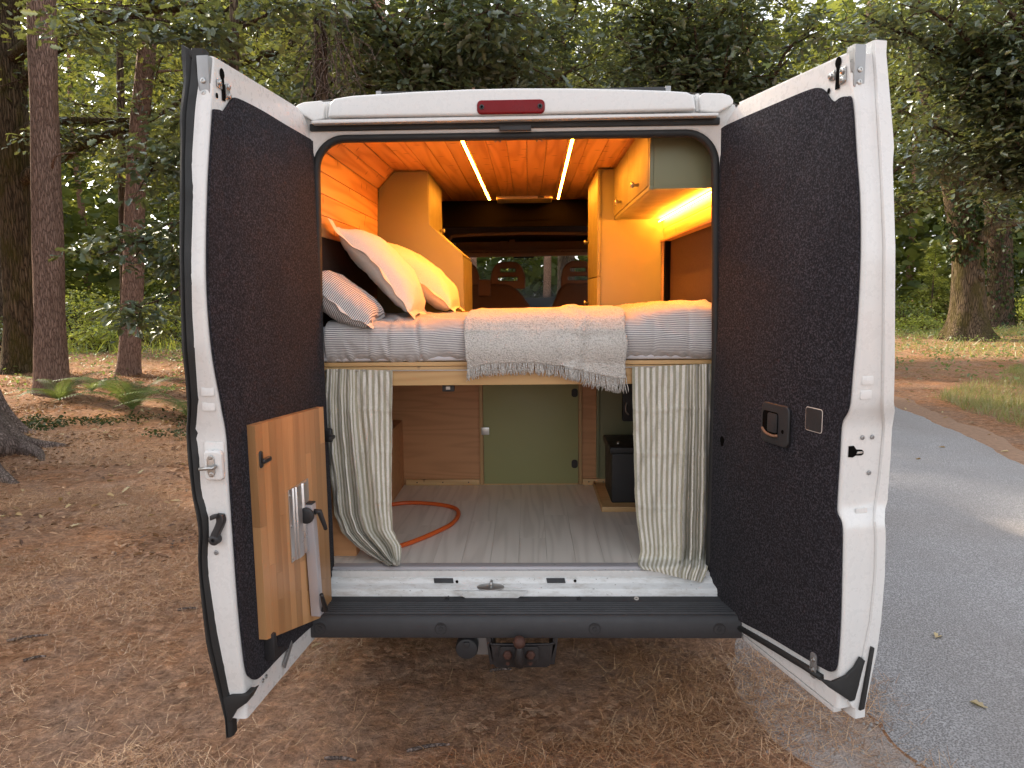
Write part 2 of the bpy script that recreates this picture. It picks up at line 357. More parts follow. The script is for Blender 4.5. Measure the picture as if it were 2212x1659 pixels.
# rear frame round the opening
def opening(off=0.0, n=10):
    """clockwise from lower left; off grows the loop"""
    hw = lambda z: np.interp(z, [.45, 1.42, 2.2, 2.3], [.768, .774, .752, .748])+off
    top = 2.277+off; r = .105+off
    L = [(-hw(z), z) for z in np.linspace(.50, top-r, 16)]
    x0 = hw(top-r)
    A = [(-x0+r-r*math.cos(a), top-r+r*math.sin(a)) for a in np.linspace(0, math.pi/2, n)][1:]
    H = [(x, top) for x in np.linspace(-x0+r, x0-r, 14)][1:-1]
    left = L+A
    return left+H+[(-x, z) for x, z in left[::-1]]
op = opening(0); n = len(op)
def outer_pt(x, z):
    """matching point on the body outline"""
    if z < 2.10: return (math.copysign(np.interp(z, [.34, .6, 1.0, 1.55, 2.05, 2.3], [1.0, 1.02, 1.02, .985, .93, .885])-.004, x), z)
    a = (n/2-min(range(n), key=lambda i: abs(op[i][0]-x)+abs(op[i][1]-z)))/(n/2)
    return (x*1.10, min(2.44, np.interp(abs(x*1.1), [0, .4, .74, .84, .9], [2.45, 2.442, 2.42, 2.38, 2.2])))
g = G(); out_ = [outer_pt(x, z) for x, z in op]; o2 = opening(.030)
g.grid([[(x, -.012, z) for x, z in out_], [(x, -.016, z) for x, z in o2], [(x, -.008, z) for x, z in opening(.022)], [(x, .004, z) for x, z in opening(.014)]])
mesh('rear_frame', g, MT['paint'], van, smooth=True, auto=60)
mesh('dark_gap_sheet', G().grid([[(x, .004, z) for x, z in opening(.014)], [(x, .05, z) for x, z in opening(.016)], [(x, .14, z) for x, z in opening(.10)]]), MT['void'], van, smooth=True)  # black sheet added to keep the gap behind the seal dark
sp = opening(.012); g = G().tube([(x, .002, z) for x, z in sp], .0165, 10, True, 1.0, (0, 1, 0)); mesh('door_seal', g, MT['rubber'], van, smooth=True)
# roof fascia (three pressings), brake light, header
def fascia(name, px, Y0, Y1, bev):
    P = [atY(x, y, Y0) for x, y in px]; return mesh(name, G().prism(P, (0, Y1-Y0, 0)), MT['paint'], van, bevel=bev, seg=4)
fascia('roof_fascia', [(706, 254), (712, 222), (722, 212), (760, 206), (900, 197), (1010, 192), (1110, 190), (1230, 190), (1340, 192), (1440, 195), (1484, 198), (1498, 204), (1505, 238), (1110, 248)], -.075, .05, .012)
fascia('fascia_end_cap', [(676, 262), (640, 240), (637, 232), (643, 225), (656, 220), (694, 217), (702, 224), (700, 256)], -.045, .03, .016)
fascia('fascia_end_cap', [(1552, 243), (1584, 226), (1585, 216), (1578, 206), (1562, 201), (1520, 200), (1510, 207), (1512, 240)], -.045, .03, .016)
for x0, x1, y0, y1 in ((702, 707, 221, 255), (1504, 1511, 202, 240)):
    P = [atY(x, y, -.03) for x, y in ((x0, y0), (x1, y0), (x1, y1), (x0, y1))]; mesh('fascia_joint', G().prism(P, (0, .05, 0)), MT['paint'], van, bevel=.002)
P = [atY(x, y, -.088) for x, y in ((668, 264), (1556, 247), (1556, 240), (1110, 247), (700, 255), (668, 258))]
mesh('drip_lip', G().prism([p+np.array((0, .02, 0)) for p in P], (0, .09, 0)), MT['paint'], van, bevel=.004)
c = (atY(1030, 217, -.08)+atY(1177, 244, -.08))/2; wd = atY(1177, 230, -.08)[0]-atY(1030, 230, -.08)[0]; ht = .050
bl = mesh('brake_light', G().prism([(c[0]+a, -.082, c[2]+b) for a, b in rrect(wd, ht, .017)], (0, .03, 0)), MT['red'], van, bevel=.006, seg=3)
for s in (-1, 1):
    mesh('lens_screw', G().disc((c[0]+s*(wd/2-.018), -.083, c[2]), (0, -1, 0), [(.009, 0), (.009, .002), (.005, .003), (.003, .0)], 12), MT['plastic'], bl)
a0, b0 = atY(676, 268, -.02), atY(1552, 253, -.02)
mesh('header_gasket', G().box((-.775, -.03, 2.312), (.77, .0, 2.338)), MT['rubber'], van, bevel=.005)
c = atY(1113, 277, -.035); mesh('header_latch_plate', G().box((c[0]-.06, -.036, c[2]-.008), (c[0]+.06, -.018, c[2]+.012)), MT['plastic'], van, bevel=.003)
# solar panel on the roof
sp_ = thing('solar_panel', 'thin dark solar panel lying flat on the white van roof', 'solar panel', (.18, .5, 2.47))
mesh('panel', G().box((-.55, .25, 2.482), (.615, 1.75, 2.527)), MT['plastic'], sp_, bevel=.003)
for x in (-.575, .617): mesh('side_bracket', G().box((x, .25, 2.43), (x+.022, 1.75, 2.530)), MT['greymetal'], sp_, bevel=.002)

# sill
P = [(.0, .570), (-.006, .5700), (-.008, .562), (-.014, .561), (-.016, .547), (-.030, .541), (-.040, .525), (-.070, .514), (-.078, .492), (-.078, .46), (.10, .46), (.10, .570)]
sx = .795
mesh('sill', G().prism([(-sx, a, b) for a, b in P], (2*sx, 0, 0)), MT['dirty'], van, bevel=.003)
mesh('sill_upstand', G().box((-.766, -.0215, .545), (.772, -.0095, .5695)), MT['paint'], van, bevel=.001)
mesh('threshold_strip', G().prism([(-.766, a, b) for a, b in ((-.009, .5705), (-.009, .5745), (-.002, .5805), (.038, .5815), (.038, .5767), (-.004, .5767))], (1.538, 0, 0)), MT['edge'], van, bevel=.0008)
for X in (-.33, .15, .45): mesh('threshold_screw', G().disc((X, .02, .5817), (0, 0, 1), [(.004, 0), (.003, .0012)], 10), MT['steel'], van)
for xa, xb in ((936, 980), (1180, 1222)):
    A, B = atY(xa, 1262, -.045), atY(xb, 1262, -.045)
    pd = mesh('sill_vent', G().prism([(A[0]+.004, -.0405, .5255), (B[0], -.0405, .5255), (B[0]-.004, -.0295, .5415), (A[0], -.0295, .5415)], (0, -.004, .0035)), MT['plastic'], van, bevel=.0015)
c = atY(1060, 1275, -.06)
mesh('striker_plate', G().prism([(c[0]+.055*math.cos(a), -.062+.020*math.sin(a), .5165+.006*math.sin(a)) for a in np.linspace(0, 2*math.pi, 20)[:-1]], (0, 0, .004)), MT['steel'], van, bevel=.001)
mesh('striker_pin', G().tube([(c[0]+.002, -.062, .515), (c[0]+.002, -.062, .537), (c[0]+.004, -.050, .540)], .006, 8), MT['steel'], van, smooth=True)
# dip in the sill where the striker sits
mesh('sill_dip', G().prism([(c[0]-.15, -.079, .513), (c[0]-.10, -.079, .486), (c[0]+.11, -.079, .486), (c[0]+.15, -.079, .513)], (0, -.012, -.002)), MT['dirty'], van, bevel=.003)
for X, Z in ((-.25, .531), (.13, .533), (.23, .534)): mesh('sill_hole', G().disc((X, -.0375, Z), (0, -1, .55), [(.006, 0), (.006, .002)], 10), MT['void'], van)

# bumper step with ridges
prof = [(-.05, .482), (-.084, .487), (-.102, .480), (-.106, .478)]
y = -.112
for k in range(6):
    prof += [(y, .4750-.0012*k), (y-.003, .4805-.0012*k), (y-.008, .4805-.0012*k), (y-.011, .4750-.0012*k)]; y -= .015
prof += [(-.205, .468), (-.214, .462), (-.222, .445), (-.226, .392), (-.222, .383), (-.20, .380), (-.05, .380)]
bp = mesh('bumper_step', G().prism([(-.845, a, b) for a, b in prof], (1.695, 0, 0)), MT['bumper'], van, smooth=True, auto=32)
for px in (690, 952, 1285, 1555):
    c = atY(px, 1352, -.226)
    pl = mesh('bumper_plug', G().disc((c[0], -.222, .420), (0, -1, 0), [(.024, 0), (.024, .0035), (.019, .0035), (.018, .001), (.010, .001), (.009, .0035), (.006, .0035), (.005, -.002)], 22), MT['plastic'], bp)
for px in (965, 1250, 1375): 
    c = atY(px, 1290, -.095); mesh('step_screw', G().disc((c[0], -.093, .4835), (0, -.3, 1), [(.010, 0), (.009, .003), (.005, .003), (.004, .0)], 14), MT['plastic'] if px != 1375 else MT['ivory'], bp)

# tow bar
tb = tag(bpy.data.objects.new('tow_bar', None)); COL.objects.link(tb); tb.parent = van; WL[tb.name] = WL[van.name]
TY = -.20
def twp(x, y, dy=0): p = atY(x, y, TY+dy); return p
A = [twp(1052, 1379), (twp(1066, 1436)), (twp(1072, 1442)), (twp(1180, 1442)), (twp(1187, 1436)), (twp(1204, 1379))]
g = G(); inner = [(1062, 1385), (1066, 1392), (1190, 1392), (1196, 1385)]
g.prism([twp(1054, 1391), twp(1064, 1434), twp(1072, 1442), twp(1182, 1442), twp(1190, 1432), twp(1202, 1391)], (0, .012, 0))
mesh('bracket_face', g, MT['tow'], tb, bevel=.003)
for xa, xb in ((1050, 1060), (1195, 1206)):
    P = [twp(xa, 1378), twp(xb, 1378), twp(xb-8 if xa > 1100 else xb+8, 1436), twp(xa-8 if xa > 1100 else xa+8, 1436)]
    mesh('bracket_side', G().prism(P, (0, .16, 0)), MT['tow'], tb, bevel=.003)
mesh('bracket_floor', G().box((A[0][0]+.03, TY+.012, A[2][2]), (A[-1][0]-.03, TY+.16, A[2][2]+.008)), MT['tow'], tb)
mesh('bracket_rim', G().tube(spline([twp(1052, 1377, .05), twp(1060, 1389), twp(1075, 1392), twp(1170, 1392), twp(1195, 1389), twp(1204, 1377, .05)], 30), .005, 8), MT['tow'], tb, smooth=True)
c = twp(1122, 1394, -.055)
mesh('tow_ball', G().disc((c[0], TY-.06, 0.385-.0), (0, 0, 1), [(.024*math.sin(a), .024*-math.cos(a)) if a > .5 else (.013, -.030) for a in np.linspace(.3, math.pi-.05, 14)], 20), MT['rust'], tb, smooth=True)
bz = .385
mesh('ball_neck', G().tube(spline([(c[0], TY-.06, bz-.018), (c[0], TY-.06, bz-.05), (c[0], TY-.045, bz-.085), (c[0], TY-.01, bz-.105)], 14), np.linspace(.014, .026, 14), 12), MT['tow'], tb, smooth=True)
for px in (1097, 1146):
    q = twp(px, 1410)
    mesh('bolt_plate', G().prism([(q[0]+a, TY-.001, q[2]+b) for a, b in rrect(.066, .062, .014)], (0, -.012, 0)), MT['tow'], tb, bevel=.003)
    mesh('bolt_head', G().disc((q[0], TY-.012, q[2]), (0, -1, 0), [(.019, 0), (.019, .010), (.015, .014)], 6), MT['rust'], tb, bevel=.002)
    q2 = twp(px, 1433); mesh('bracket_hole', G().disc((q2[0], TY-.0, q2[2]), (0, -1, 0), [(.008, 0), (.008, .001)], 12), MT['rust'], tb)
q = twp(1008, 1402, -.0)
mesh('towing_socket', G().disc((q[0], TY+.05, q[2]), (0, -1, 0), [(.034, -.03), (.036, .0), (.043, .002), (.044, .045), (.040, .052), (.020, .056)], 24), MT['plastic'], tb, smooth=True, auto=40)
mesh('socket_flap_hinge', G().box((q[0]-.012, TY-.012, q[2]+.012), (q[0]+.012, TY-.002, q[2]+.032)), MT['plastic'], tb, bevel=.003)
q2 = twp(1040, 1402); mesh('socket_plate', G().box((q[0]+.02, TY+.05, q2[2]-.05), (A[0][0]+.02, TY+.056, q2[2]+.06)), MT['greymetal'], tb, bevel=.002)
mesh('cross_beam', G().box((-.55, TY+.20, .40), (.55, TY+.27, .455)), MT['tow'], tb, bevel=.006)

# ------------------------------------------------------------------ rear doors
class Door:
    def __init__(s, side, hinge, ang, A, B, C):
        a = R(ang); s.side = side; s.h = np.array((hinge[0], hinge[1], 0.0))
        s.u = np.array((-side*math.cos(a), -math.sin(a), 0.0)); s.n = np.array((-s.u[1], s.u[0], 0.0))*(-side)
        s.up = np.array((0, 0, 1.0))
        q = sorted((s.uz(x, y) for x, y in A), key=lambda p: p[1]); s.Az = [p[1] for p in q]; s.Au = [p[0] for p in q]
        s.B = B; s.C = C; s.cache = {}
    def uz(s, x, y, off=0.0):
        d = ray(x, y); o = s.h+s.n*off; t = ((o-CAM_LOC)@s.n)/(d@s.n); P = CAM_LOC+d*t; return float((P-o)@s.u), float(P[2])
    def P(s, u, z, off=0.0): return s.h+s.u*u+s.up*z+s.n*off
    def on(s, x, y, off=0.0): u, z = s.uz(x, y, off); return s.P(u, z, off)
    def uA(s, z): return float(np.interp(z, s.Az, s.Au))
    def thick(s, z, poly):
        k = (round(z, 4), id(poly))
        if k in s.cache: return s.cache[k]
        ys = [p[1] for p in poly]; xs = [p[0] for p in poly]; u = s.uA(z); lo, hi = 0.0, .30
        f = lambda t: (lambda q: (q[0]-np.interp(q[1], ys, xs))*s.side)(proj(s.P(u, z, -t)))
        for _ in range(40):
            m = (lo+hi)/2
            if f(m) < 0: lo = m
            else: hi = m
        s.cache[k] = min(max(lo, .02), .16); return s.cache[k]
    def edge(s, x, y, off=.0):
        """a point of the photograph on the door's free-edge face (plane square to the door, through the edge line)"""
        z = 1.2
        for _ in range(8):
            o = s.P(s.uA(z), 0, 0)+s.u*off; d = ray(x, y); t = ((o-CAM_LOC)@s.u)/(d@s.u); P = CAM_LOC+d*t; z = P[2]
        return P
    def eframe(s, x, y, off=0.0): return Frame(s.edge(x, y, off), -s.n*1.0 if s.side > 0 else s.n, s.up)   # x to the photograph's right, z to the viewer
    def iframe(s, x, y, off=0.0): return Frame(s.on(x, y, off), -s.u if s.side < 0 else s.u, s.up)

LA = [(460, 131), (452, 235), (441, 400), (438, 600), (449, 750), (471, 870), (484, 940), (488, 1040), (499, 1200), (508, 1330), (520, 1440), (530, 1500)]
LB = [(440, 128), (432, 160), (422, 230), (414, 350), (417, 430), (413, 553), (415, 673), (425, 820), (428, 863), (423, 930), (430, 986), (433, 1046), (440, 1086), (450, 1106), (452, 1156), (448, 1193), (450, 1239), (467, 1356), (497, 1506), (500, 1540)]
LC = [(396, 100), (398, 133), (402, 177), (393, 253), (395, 300), (393, 467), (393, 553), (398, 753), (405, 813), (410, 886), (407, 930), (410, 986), (420, 1070), (428, 1106), (434, 1146), (432, 1206), (437, 1273), (450, 1389), (483, 1523), (493, 1563)]
RA = [(1838, 100), (1846, 200), (1852, 215), (1857, 333), (1865, 433), (1866, 553), (1860, 686), (1850, 803), (1843, 879), (1829, 905), (1825, 916), (1822, 986), (1816, 1086), (1816, 1106), (1826, 1133), (1826, 1206), (1823, 1339), (1816, 1439), (1812, 1480)]
RB = [(1880, 90), (1887, 193), (1893, 300), (1899, 400), (1904, 533), (1902, 786), (1900, 880), (1904, 920), (1895, 1020), (1885, 1093), (1882, 1113), (1887, 1156), (1885, 1239), (1875, 1339), (1859, 1416), (1848, 1470), (1840, 1530)]
RC = [(1903, 72), (1909, 133), (1922, 287), (1925, 333), (1921, 347), (1927, 533), (1926, 786), (1924, 873), (1927, 890), (1920, 986), (1915, 1070), (1904, 1103), (1904, 1116), (1907, 1149), (1905, 1239), (1897, 1339), (1889, 1399), (1860, 1536)]
DL = Door(-1, (-.775, .0), 96, LA, LB, LC); DR = Door(1, (.785, -.005), 106.5, RA, RB, RC)

def build_door(D, zb, zt, label, flange):
    d = tag(bpy.data.objects.new('rear_door', None), label); COL.objects.link(d); d.parent = van; WL[d.name] = WL[van.name]
    zs = np.concatenate([np.linspace(zb, zt-.13, 66), zt-.13+.13*np.sin(np.linspace(0, 1, 9)[1:]*math.pi/2)])
    # inner pressing: hinge edge, inner face, rounded corner, free-edge face
    rows = []; r = .012; skin = []
    for z in zs:
        uh = .13*(1-math.sqrt(max(0, 1-((z-(zt-.13))/.13)**2))) if z > zt-.13 else 0.0
        ua = D.uA(z); tb = max(D.thick(z, D.B), .03); q = [(uh-.004, -.05), (uh-.002, -.008), (uh+.004, -.001)]
        q += [(uh+(ua-r-uh)*k, 0) for k in (.2, .5, .8, 1)]
        q += [(ua-r+r*math.sin(a), -r+r*math.cos(a)) for a in np.linspace(0, math.pi/2, 6)[1:]]
        q += [(ua, -tb*.5), (ua-.001, -tb+.006), (ua+.004, -tb)]
        rows.append([D.P(a, z, b) for a, b in q])
    g = G().grid(rows); m = len(rows[0])
    g.f.append([i for i in range(m)]); g.f.append([(len(rows)-1)*m+i for i in range(m)][::-1])
    sh = mesh('inner_pressing', g, MT['paint'], d, smooth=True, auto=50)
    # outer skin: a folded sheet reaching past the pressing
    rows = []
    for z in np.concatenate([[zb-.035], zs, [zt+(.012 if D.side < 0 else .036)]]):
        zz = min(max(z, zb), zt); ua = D.uA(zz); tb = max(D.thick(zz, D.B), .03); tc = max(D.thick(zz, D.C), tb+.012)
        q = [(.0, -tb-.002), (ua*.5, -tb-.002), (ua-.004, -tb-.001), (ua+flange*.3, -tb-.001), (ua+flange, -tb-.004 if flange > .01 else -tb-.004), (ua+flange, -tc), (ua*.5, -tc-.018), (.0, -tc-.004)]
        rows.append([D.P(a, z, b) for a, b in q])
    g = G().grid(rows); m = len(rows[0]); g.f += [[i*m+m-1, i*m, (i+1)*m, (i+1)*m+m-1] for i in range(len(rows)-1)]
    g.f.append(list(range(m))); g.f.append([(len(rows)-1)*m+i for i in range(m)][::-1])
    mesh('outer_skin', g, MT['paint'], d, smooth=True, auto=40)
    return d
def carpet(D, d, px, holes=()):
    uz = [D.uz(x, y) for x, y in px]
    # dense rounded outline
    P = spline(np.array(uz+[uz[0]]), len(uz)*5)[:-1]
    pts = [D.P(u, z, .0015) for u, z in P]
    return mesh('carpet_panel', G().prism(pts, D.n*.008), MT['felt'], d, bevel=.004, seg=2)
def screw(D, par, fr, r=.008, m='steel', name='screw', dome=.5):
    mesh(name, G().disc(fr(0, 0, 0), fr.z, [(r, 0), (r*.9, r*dome*.7), (r*.55, r*dome), (r*.4, r*dome), (r*.3, r*dome*.5)], 14), MT[m], par, smooth=True, auto=35)

zLb = DL.uz(640, 1398)[1]-.008; zLt = DL.uz(560, 190)[1]; zRt = DR.uz(1700, 175)[1]; zRb = DR.uz(1659, 1386)[1]
zLb = .365; zLt = 2.375; zRt = 2.365; zRb = .405
dl = build_door(DL, zLb, zLt, 'left rear door with grey carpet lining, free edge sealed in black rubber', .006)
dr = build_door(DR, zRb, zRt, 'right rear door with dark carpet lining and grab handle', .012)
carpet(DL, dl, [(457, 236), (468, 237), (478, 240), (487, 228), (495, 217), (507, 212), (560, 238), (610, 268), (657, 295), (669, 304), (674, 322), (683, 480), (689, 640), (696, 790), (704, 940), (712, 1090), (718, 1230), (716, 1300), (700, 1326), (650, 1370), (600, 1418), (568, 1452), (550, 1467), (538, 1464), (527, 1442), (514, 1330), (504, 1200), (494, 1050), (488, 945), (476, 875), (455, 755), (444, 600), (447, 400)])
carpet(DR, dr, [(1551, 320), (1552, 296), (1564, 276), (1600, 258), (1670, 228), (1744, 197), (1772, 190), (1786, 197), (1798, 214), (1808, 219), (1820, 211), (1834, 209), (1844, 220), (1852, 330), (1859, 433), (1860, 553), (1854, 686), (1844, 803), (1837, 879), (1823, 908), (1819, 930), (1816, 986), (1810, 1086), (1811, 1108), (1821, 1135), (1821, 1206), (1818, 1339), (1812, 1430), (1802, 1450), (1780, 1442), (1740, 1419), (1659, 1371), (1600, 1340), (1550, 1308), (1535, 1285), (1534, 1206), (1538, 1106), (1541, 953), (1545, 853), (1552, 753), (1557, 640), (1555, 500), (1552, 400)])

# black meeting seal on the left door
rows = []
for z in np.linspace(zLb-.06, zLt+.02, 70):
    zz = min(max(z, zLb), zLt); ua = DL.uA(zz); tb = DL.thick(zz, DL.B); tc = DL.thick(zz, DL.C)
    rows.append([DL.P(a, z, b) for a, b in ((ua-.002, -tb+.004), (ua+.008, -tb-.001), (ua+.014, -(tb*.55+tc*.45)), (ua+.006, -(tb*.45+tc*.55)), (ua+.016, -(tb*.25+tc*.75)), (ua+.012, -tc), (ua-.03, -tc-.006), (ua-.03, -tb))])
g = G().grid(rows); m = 8; g.f += [[i*m+m-1, i*m, (i+1)*m, (i+1)*m+m-1] for i in range(len(rows)-1)]; g.f += [list(range(m)), [(len(rows)-1)*m+i for i in range(m)][::-1]]
mesh('edge_seal', g, MT['rubber'], dl, smooth=True, auto=50)
mesh('top_rubber_lip', G().prism([DL.edge(x, y, .01) for x, y in ((389, 97), (393, 96), (412, 108), (432, 120), (428, 127), (405, 122), (398, 118))], DL.u*-.09), MT['rubber'], dl, bevel=.003)
mesh('bottom_rubber_tail', G().prism([DL.edge(x, y, .012) for x, y in ((478, 1508), (500, 1503), (534, 1502), (545, 1496), (532, 1520), (510, 1535), (495, 1562), (490, 1556))], DL.u*-.05), MT['rubber'], dl, bevel=.004)
# stiff top brackets
def bracket(D, d, edge_px, w, h, nm='top_bracket'):
    fr = D.eframe(*edge_px, .003)
    pts = [(-w/2, h/2), (w/2, h/2), (w/2, -h/2+w/2)]+[(w/2*math.cos(a), -h/2+w/2+w/2*math.sin(a)) for a in np.linspace(0, -math.pi, 9)[1:-1]]+[(-w/2, -h/2+w/2)]
    b = mesh(nm, G().prism(fr.pts(pts), fr.z*.005), MT['greymetal'], d, bevel=.0015)
    for k in (0, 1): screw(D, d, Frame(fr(0, -h/2+.022+k*.034, .005), fr.x, fr.y), .0085, 'steel', 'bracket_screw')
    # the return leg on top, bent over towards the pressing
    sg = -1 if D.side > 0 else 1
    mesh('bracket_return', G().prism(fr.pts([(sg*(w/2-.003), h/2), (sg*w/2, h/2), (sg*w/2, -h*.1), (sg*(w/2-.003), -h*.1)], -.03), fr.z*.031), MT['greymetal'], d, bevel=.001)
bracket(DL, dl, (441, 170), .034, .125); bracket(DR, dr, (1855, 146), .036, .125)
# catch openings near the top inner corner
def catch(D, d, px, flip):
    fr = D.iframe(*px, .002)
    mesh('catch_slot', G().prism(fr.pts([(a*.0125, b*.016+.030) for a, b in [(math.cos(t), math.sin(t)) for t in np.linspace(0, 2*math.pi, 15)[:-1]]]), fr.z*.001), MT['void'], d)
    mesh('catch_slot', G().prism(fr.pts([(-.006, .02), (.008, .02), (.010, -.045), (-.008, -.045)]), fr.z*.0012), MT['void'], d)
    mesh('catch_plate', G().prism(fr.pts([(.010*flip, .004), (.034*flip, .012), (.036*flip, -.030), (.012*flip, -.036)]), fr.z*.004), MT['steel'], d, bevel=.001)
    mesh('catch_plate', G().prism(fr.pts([(-.034*flip, .006), (-.010*flip, .012), (-.010*flip, -.016), (-.034*flip, -.014)]), fr.z*.004), MT['steel'], d, bevel=.001)
    for a, b in ((.024*flip, .000), (.026*flip, -.026), (-.026*flip, -.002)): screw(D, d, Frame(fr(a, b, .004), fr.x, fr.y), .009, 'steel', 'catch_screw', .7)
    mesh('drain_hole', G().prism(fr.pts([(.036*flip*-1+.006*math.cos(t), -.040+.008*math.sin(t)) for t in np.linspace(0, 6.28, 11)[:-1]]), fr.z*.001), MT['void'], d)
catch(DL, dl, (481, 183), 1); catch(DR, dr, (1810, 158), 1)
# pressed ribs on the free-edge faces
def ribs(D, d, L):
    for x, y in L:
        fr = D.eframe(x, y, .000)
        mesh('pressed_rib', G().prism(fr.pts(rrect(.040, .026, .004)), fr.z*.0022), MT['paint'], d, bevel=.0015)
ribs(DL, dl, [(449, 846), (451, 878)]); ribs(DR, dr, [(1874, 822), (1870, 853), (1860, 1106)])
# left door: striker block, hook handle, screws
fr = DL.eframe(465, 1000, .0)
mesh('striker_panel', G().prism(fr.pts(rrect(.062, .128, .006)), fr.z*.002), MT['paint'], dl, bevel=.001)
fr = DL.eframe(467, 1003, .002)
mesh('striker_block', G().prism(fr.pts(rrect(.056, .090, .012)), fr.z*.020), MT['paint'], dl, bevel=.007, seg=3)
mesh('striker_base', G().prism(fr.pts([(-.004+.012*math.cos(a), .018*(1 if math.sin(a) > 0 else -1)+.013*math.sin(a)) for a in np.linspace(0, 2*math.pi, 25)[:-1]], .020), fr.z*.003), MT['steel'], dl, bevel=.001)
mesh('striker_loop', G().tube([fr(-.030, -.006, .040), fr(.010, -.002, .040), fr(.012, -.0, .024)], .0052, 10, True), MT['steel'], dl, smooth=True)
for b in (.026, -.026): screw(DL, dl, Frame(fr(-.004, b, .023), fr.x, fr.y), .008, 'steel', 'striker_screw', .3)
fr = DL.eframe(477, 1135, .002)
path = spline([(-.016, -.038), (-.010, -.020), (.001, .000), (.009, .020), (.006, .040)], 16)
L_ = [(p[0]-.0115, p[1]) for p in path]+[(p[0]+.0115, p[1]-.002) for p in path[::-1]]
mesh('hook_handle', G().prism(fr.pts(L_), fr.z*.022), MT['plastic'], dl, bevel=.005, seg=3)
mesh('hook_tip', G().prism(fr.pts([(-.014, .024), (.010, .034), (.010, .046), (-.014, .040)], .018), fr.z*.018), MT['plastic'], dl, bevel=.004)
mesh('hook_pivot', G().disc(fr(-.015, -.040, 0), fr.z, [(.0165, 0), (.0165, .020), (.010, .024), (.006, .024), (.005, .016)], 18), MT['plastic'], dl, smooth=True, auto=35)
screw(DL, dl, DL.eframe(467, 1194, .001), .0075, 'greymetal', 'edge_screw', .4)
for x, y in ((568, 1458), (575, 1449)):
    f2 = DL.iframe(x, y+12, .002); screw(DL, dl, f2, .007, 'steel', 'lower_screw')
f2 = DL.iframe(620, 1400, .006); mesh('lower_guide', G().prism(f2.pts([(-.04, -.04), (.03, .015), (.035, -.005), (-.03, -.06)]), f2.z*.006), MT['greymetal'], dl, bevel=.002)
# right door: latch mouth, screws, grab handle, square cut-out, lower seal pieces
fr = DR.eframe(1848, 975, .0005)
mesh('latch_mouth', G().prism(fr.pts([(-.026, .018), (-.008, .018), (.002, .006), (.022, .004), (.028, -.001), (.028, -.010), (.020, -.014), (.000, -.013), (-.010, -.018), (-.026, -.016)]), fr.z*.002), MT['void'], dr, bevel=.001)
mesh('latch_pawl', G().prism(fr.pts([(.000, -.008), (.022, -.007), (.022, -.001), (.004, .0)], .002), fr.z*.003), MT['steel'], dr, bevel=.001)
for x, y in ((1863, 945), (1884, 944), (1877, 1021)): screw(DR, dr, DR.eframe(x, y, .001), .0075, 'greymetal', 'edge_screw', .5)
fr = DR.iframe(1679, 916, .010)
gh = mesh('grab_handle', G().prism(fr.pts(rrect(.150, .140, .022)), fr.z*.012), MT['plastic'], dr, bevel=.005, seg=3)
mesh('handle_recess', G().prism(fr.pts([(a-.022, b+.002) for a, b in rrect(.086, .078, .012)], .0118), fr.z*.001), MT['void'], dr)
mesh('handle_pull', G().prism(fr.pts([(a-.008, b+.004) for a, b in rrect(.052, .066, .008)], .0122), fr.z*.004), MT['plastic'], dr, bevel=.002)
mesh('handle_lip', G().tube(spline([fr(-.064, -.022, .014), fr(-.04, -.036, .016), (fr(.0, -.040, .016)), fr(.022, -.036, .014)], 14), .0045, 8), MT['headrest'], dr, smooth=True)
mesh('handle_keyhole', G().disc(fr(.046, -.018, .012), fr.z, [(.007, 0), (.007, .0006)], 12), MT['void'], dr)
fr = DR.iframe(1758, 907, .010)
g = G(); o, i_ = rrect(.080, .076, .010), rrect(.076, .072, .008); g.grid([fr.pts(o, .0), fr.pts(i_, .0008)]); k = len(o); g.f.append([k-1, 0, k, 2*k-1])
mesh('cutout_rim', g, MT['ivory'], dr); mesh('square_cutout', G().prism(fr.pts(i_), fr.z*.0006), MT['plastic'], dr)
fr = DR.iframe(1560, 953, .0095); mesh('carpet_hole', G().prism(fr.pts([(.014*math.cos(t)*(1+.2*math.sin(3*t)), .02*math.sin(t)) for t in np.linspace(0, 6.28, 15)[:-1]]), fr.z*.0006), MT['void'], dr)
# lower gasket and corner moulding of the right door
rows = [DR.on(x, y, .006) for x, y in ((1556, 1332), (1659, 1392), (1740, 1441), (1776, 1464))]
mesh('lower_gasket', G().tube(rows, .011, 8), MT['rubber'], dr, smooth=True)
P = [DR.edge(x, y, .014) for x, y in ((1861, 1421), (1870, 1428), (1866, 1440), (1848, 1512), (1838, 1516), (1792, 1486), (1772, 1468), (1800, 1474), (1830, 1462), (1848, 1444))]
mesh('corner_moulding', G().prism(P, DR.u*-.012), MT['rubber'], dr, bevel=.003)
P = [DR.edge(x, y, .020) for x, y in ((1884, 1398), (1890, 1400), (1868, 1532), (1858, 1536))]
mesh('corner_trim', G().prism(P, DR.u*-.10), MT['rubber'], dr, bevel=.002)
P = [DR.edge(x, y, .012) for x, y in ((1882, 1398), (1886, 1404), (1862, 1532), (1842, 1530), (1836, 1518), (1846, 1514))]
mesh('corner_flange', G().prism(P, DR.u*-.03), MT['paint'], dr, bevel=.002)
A, B = DR.on(1659, 1397, -.02), DR.on(1842, 1532, -.02)
q1, q2 = DR.uz(1600, 1362, .0), DR.uz(1800, 1500, .0)
mesh('bottom_flange', G().prism([DR.P(.02, zRb-.010, -.006), DR.P(.72, zRb-.010, -.006), DR.P(.72, zRb-.030, -.010), DR.P(.02, zRb-.030, -.010)], -DR.n*.03), MT['paint'], dr, bevel=.002)
fr = DR.iframe(1758, 1437, .010); mesh('lower_bracket', G().prism(fr.pts([(a, b) for a, b in rrect(.030, .085, .012)]), fr.z*.004), MT['greymetal'], dr, bevel=.001)
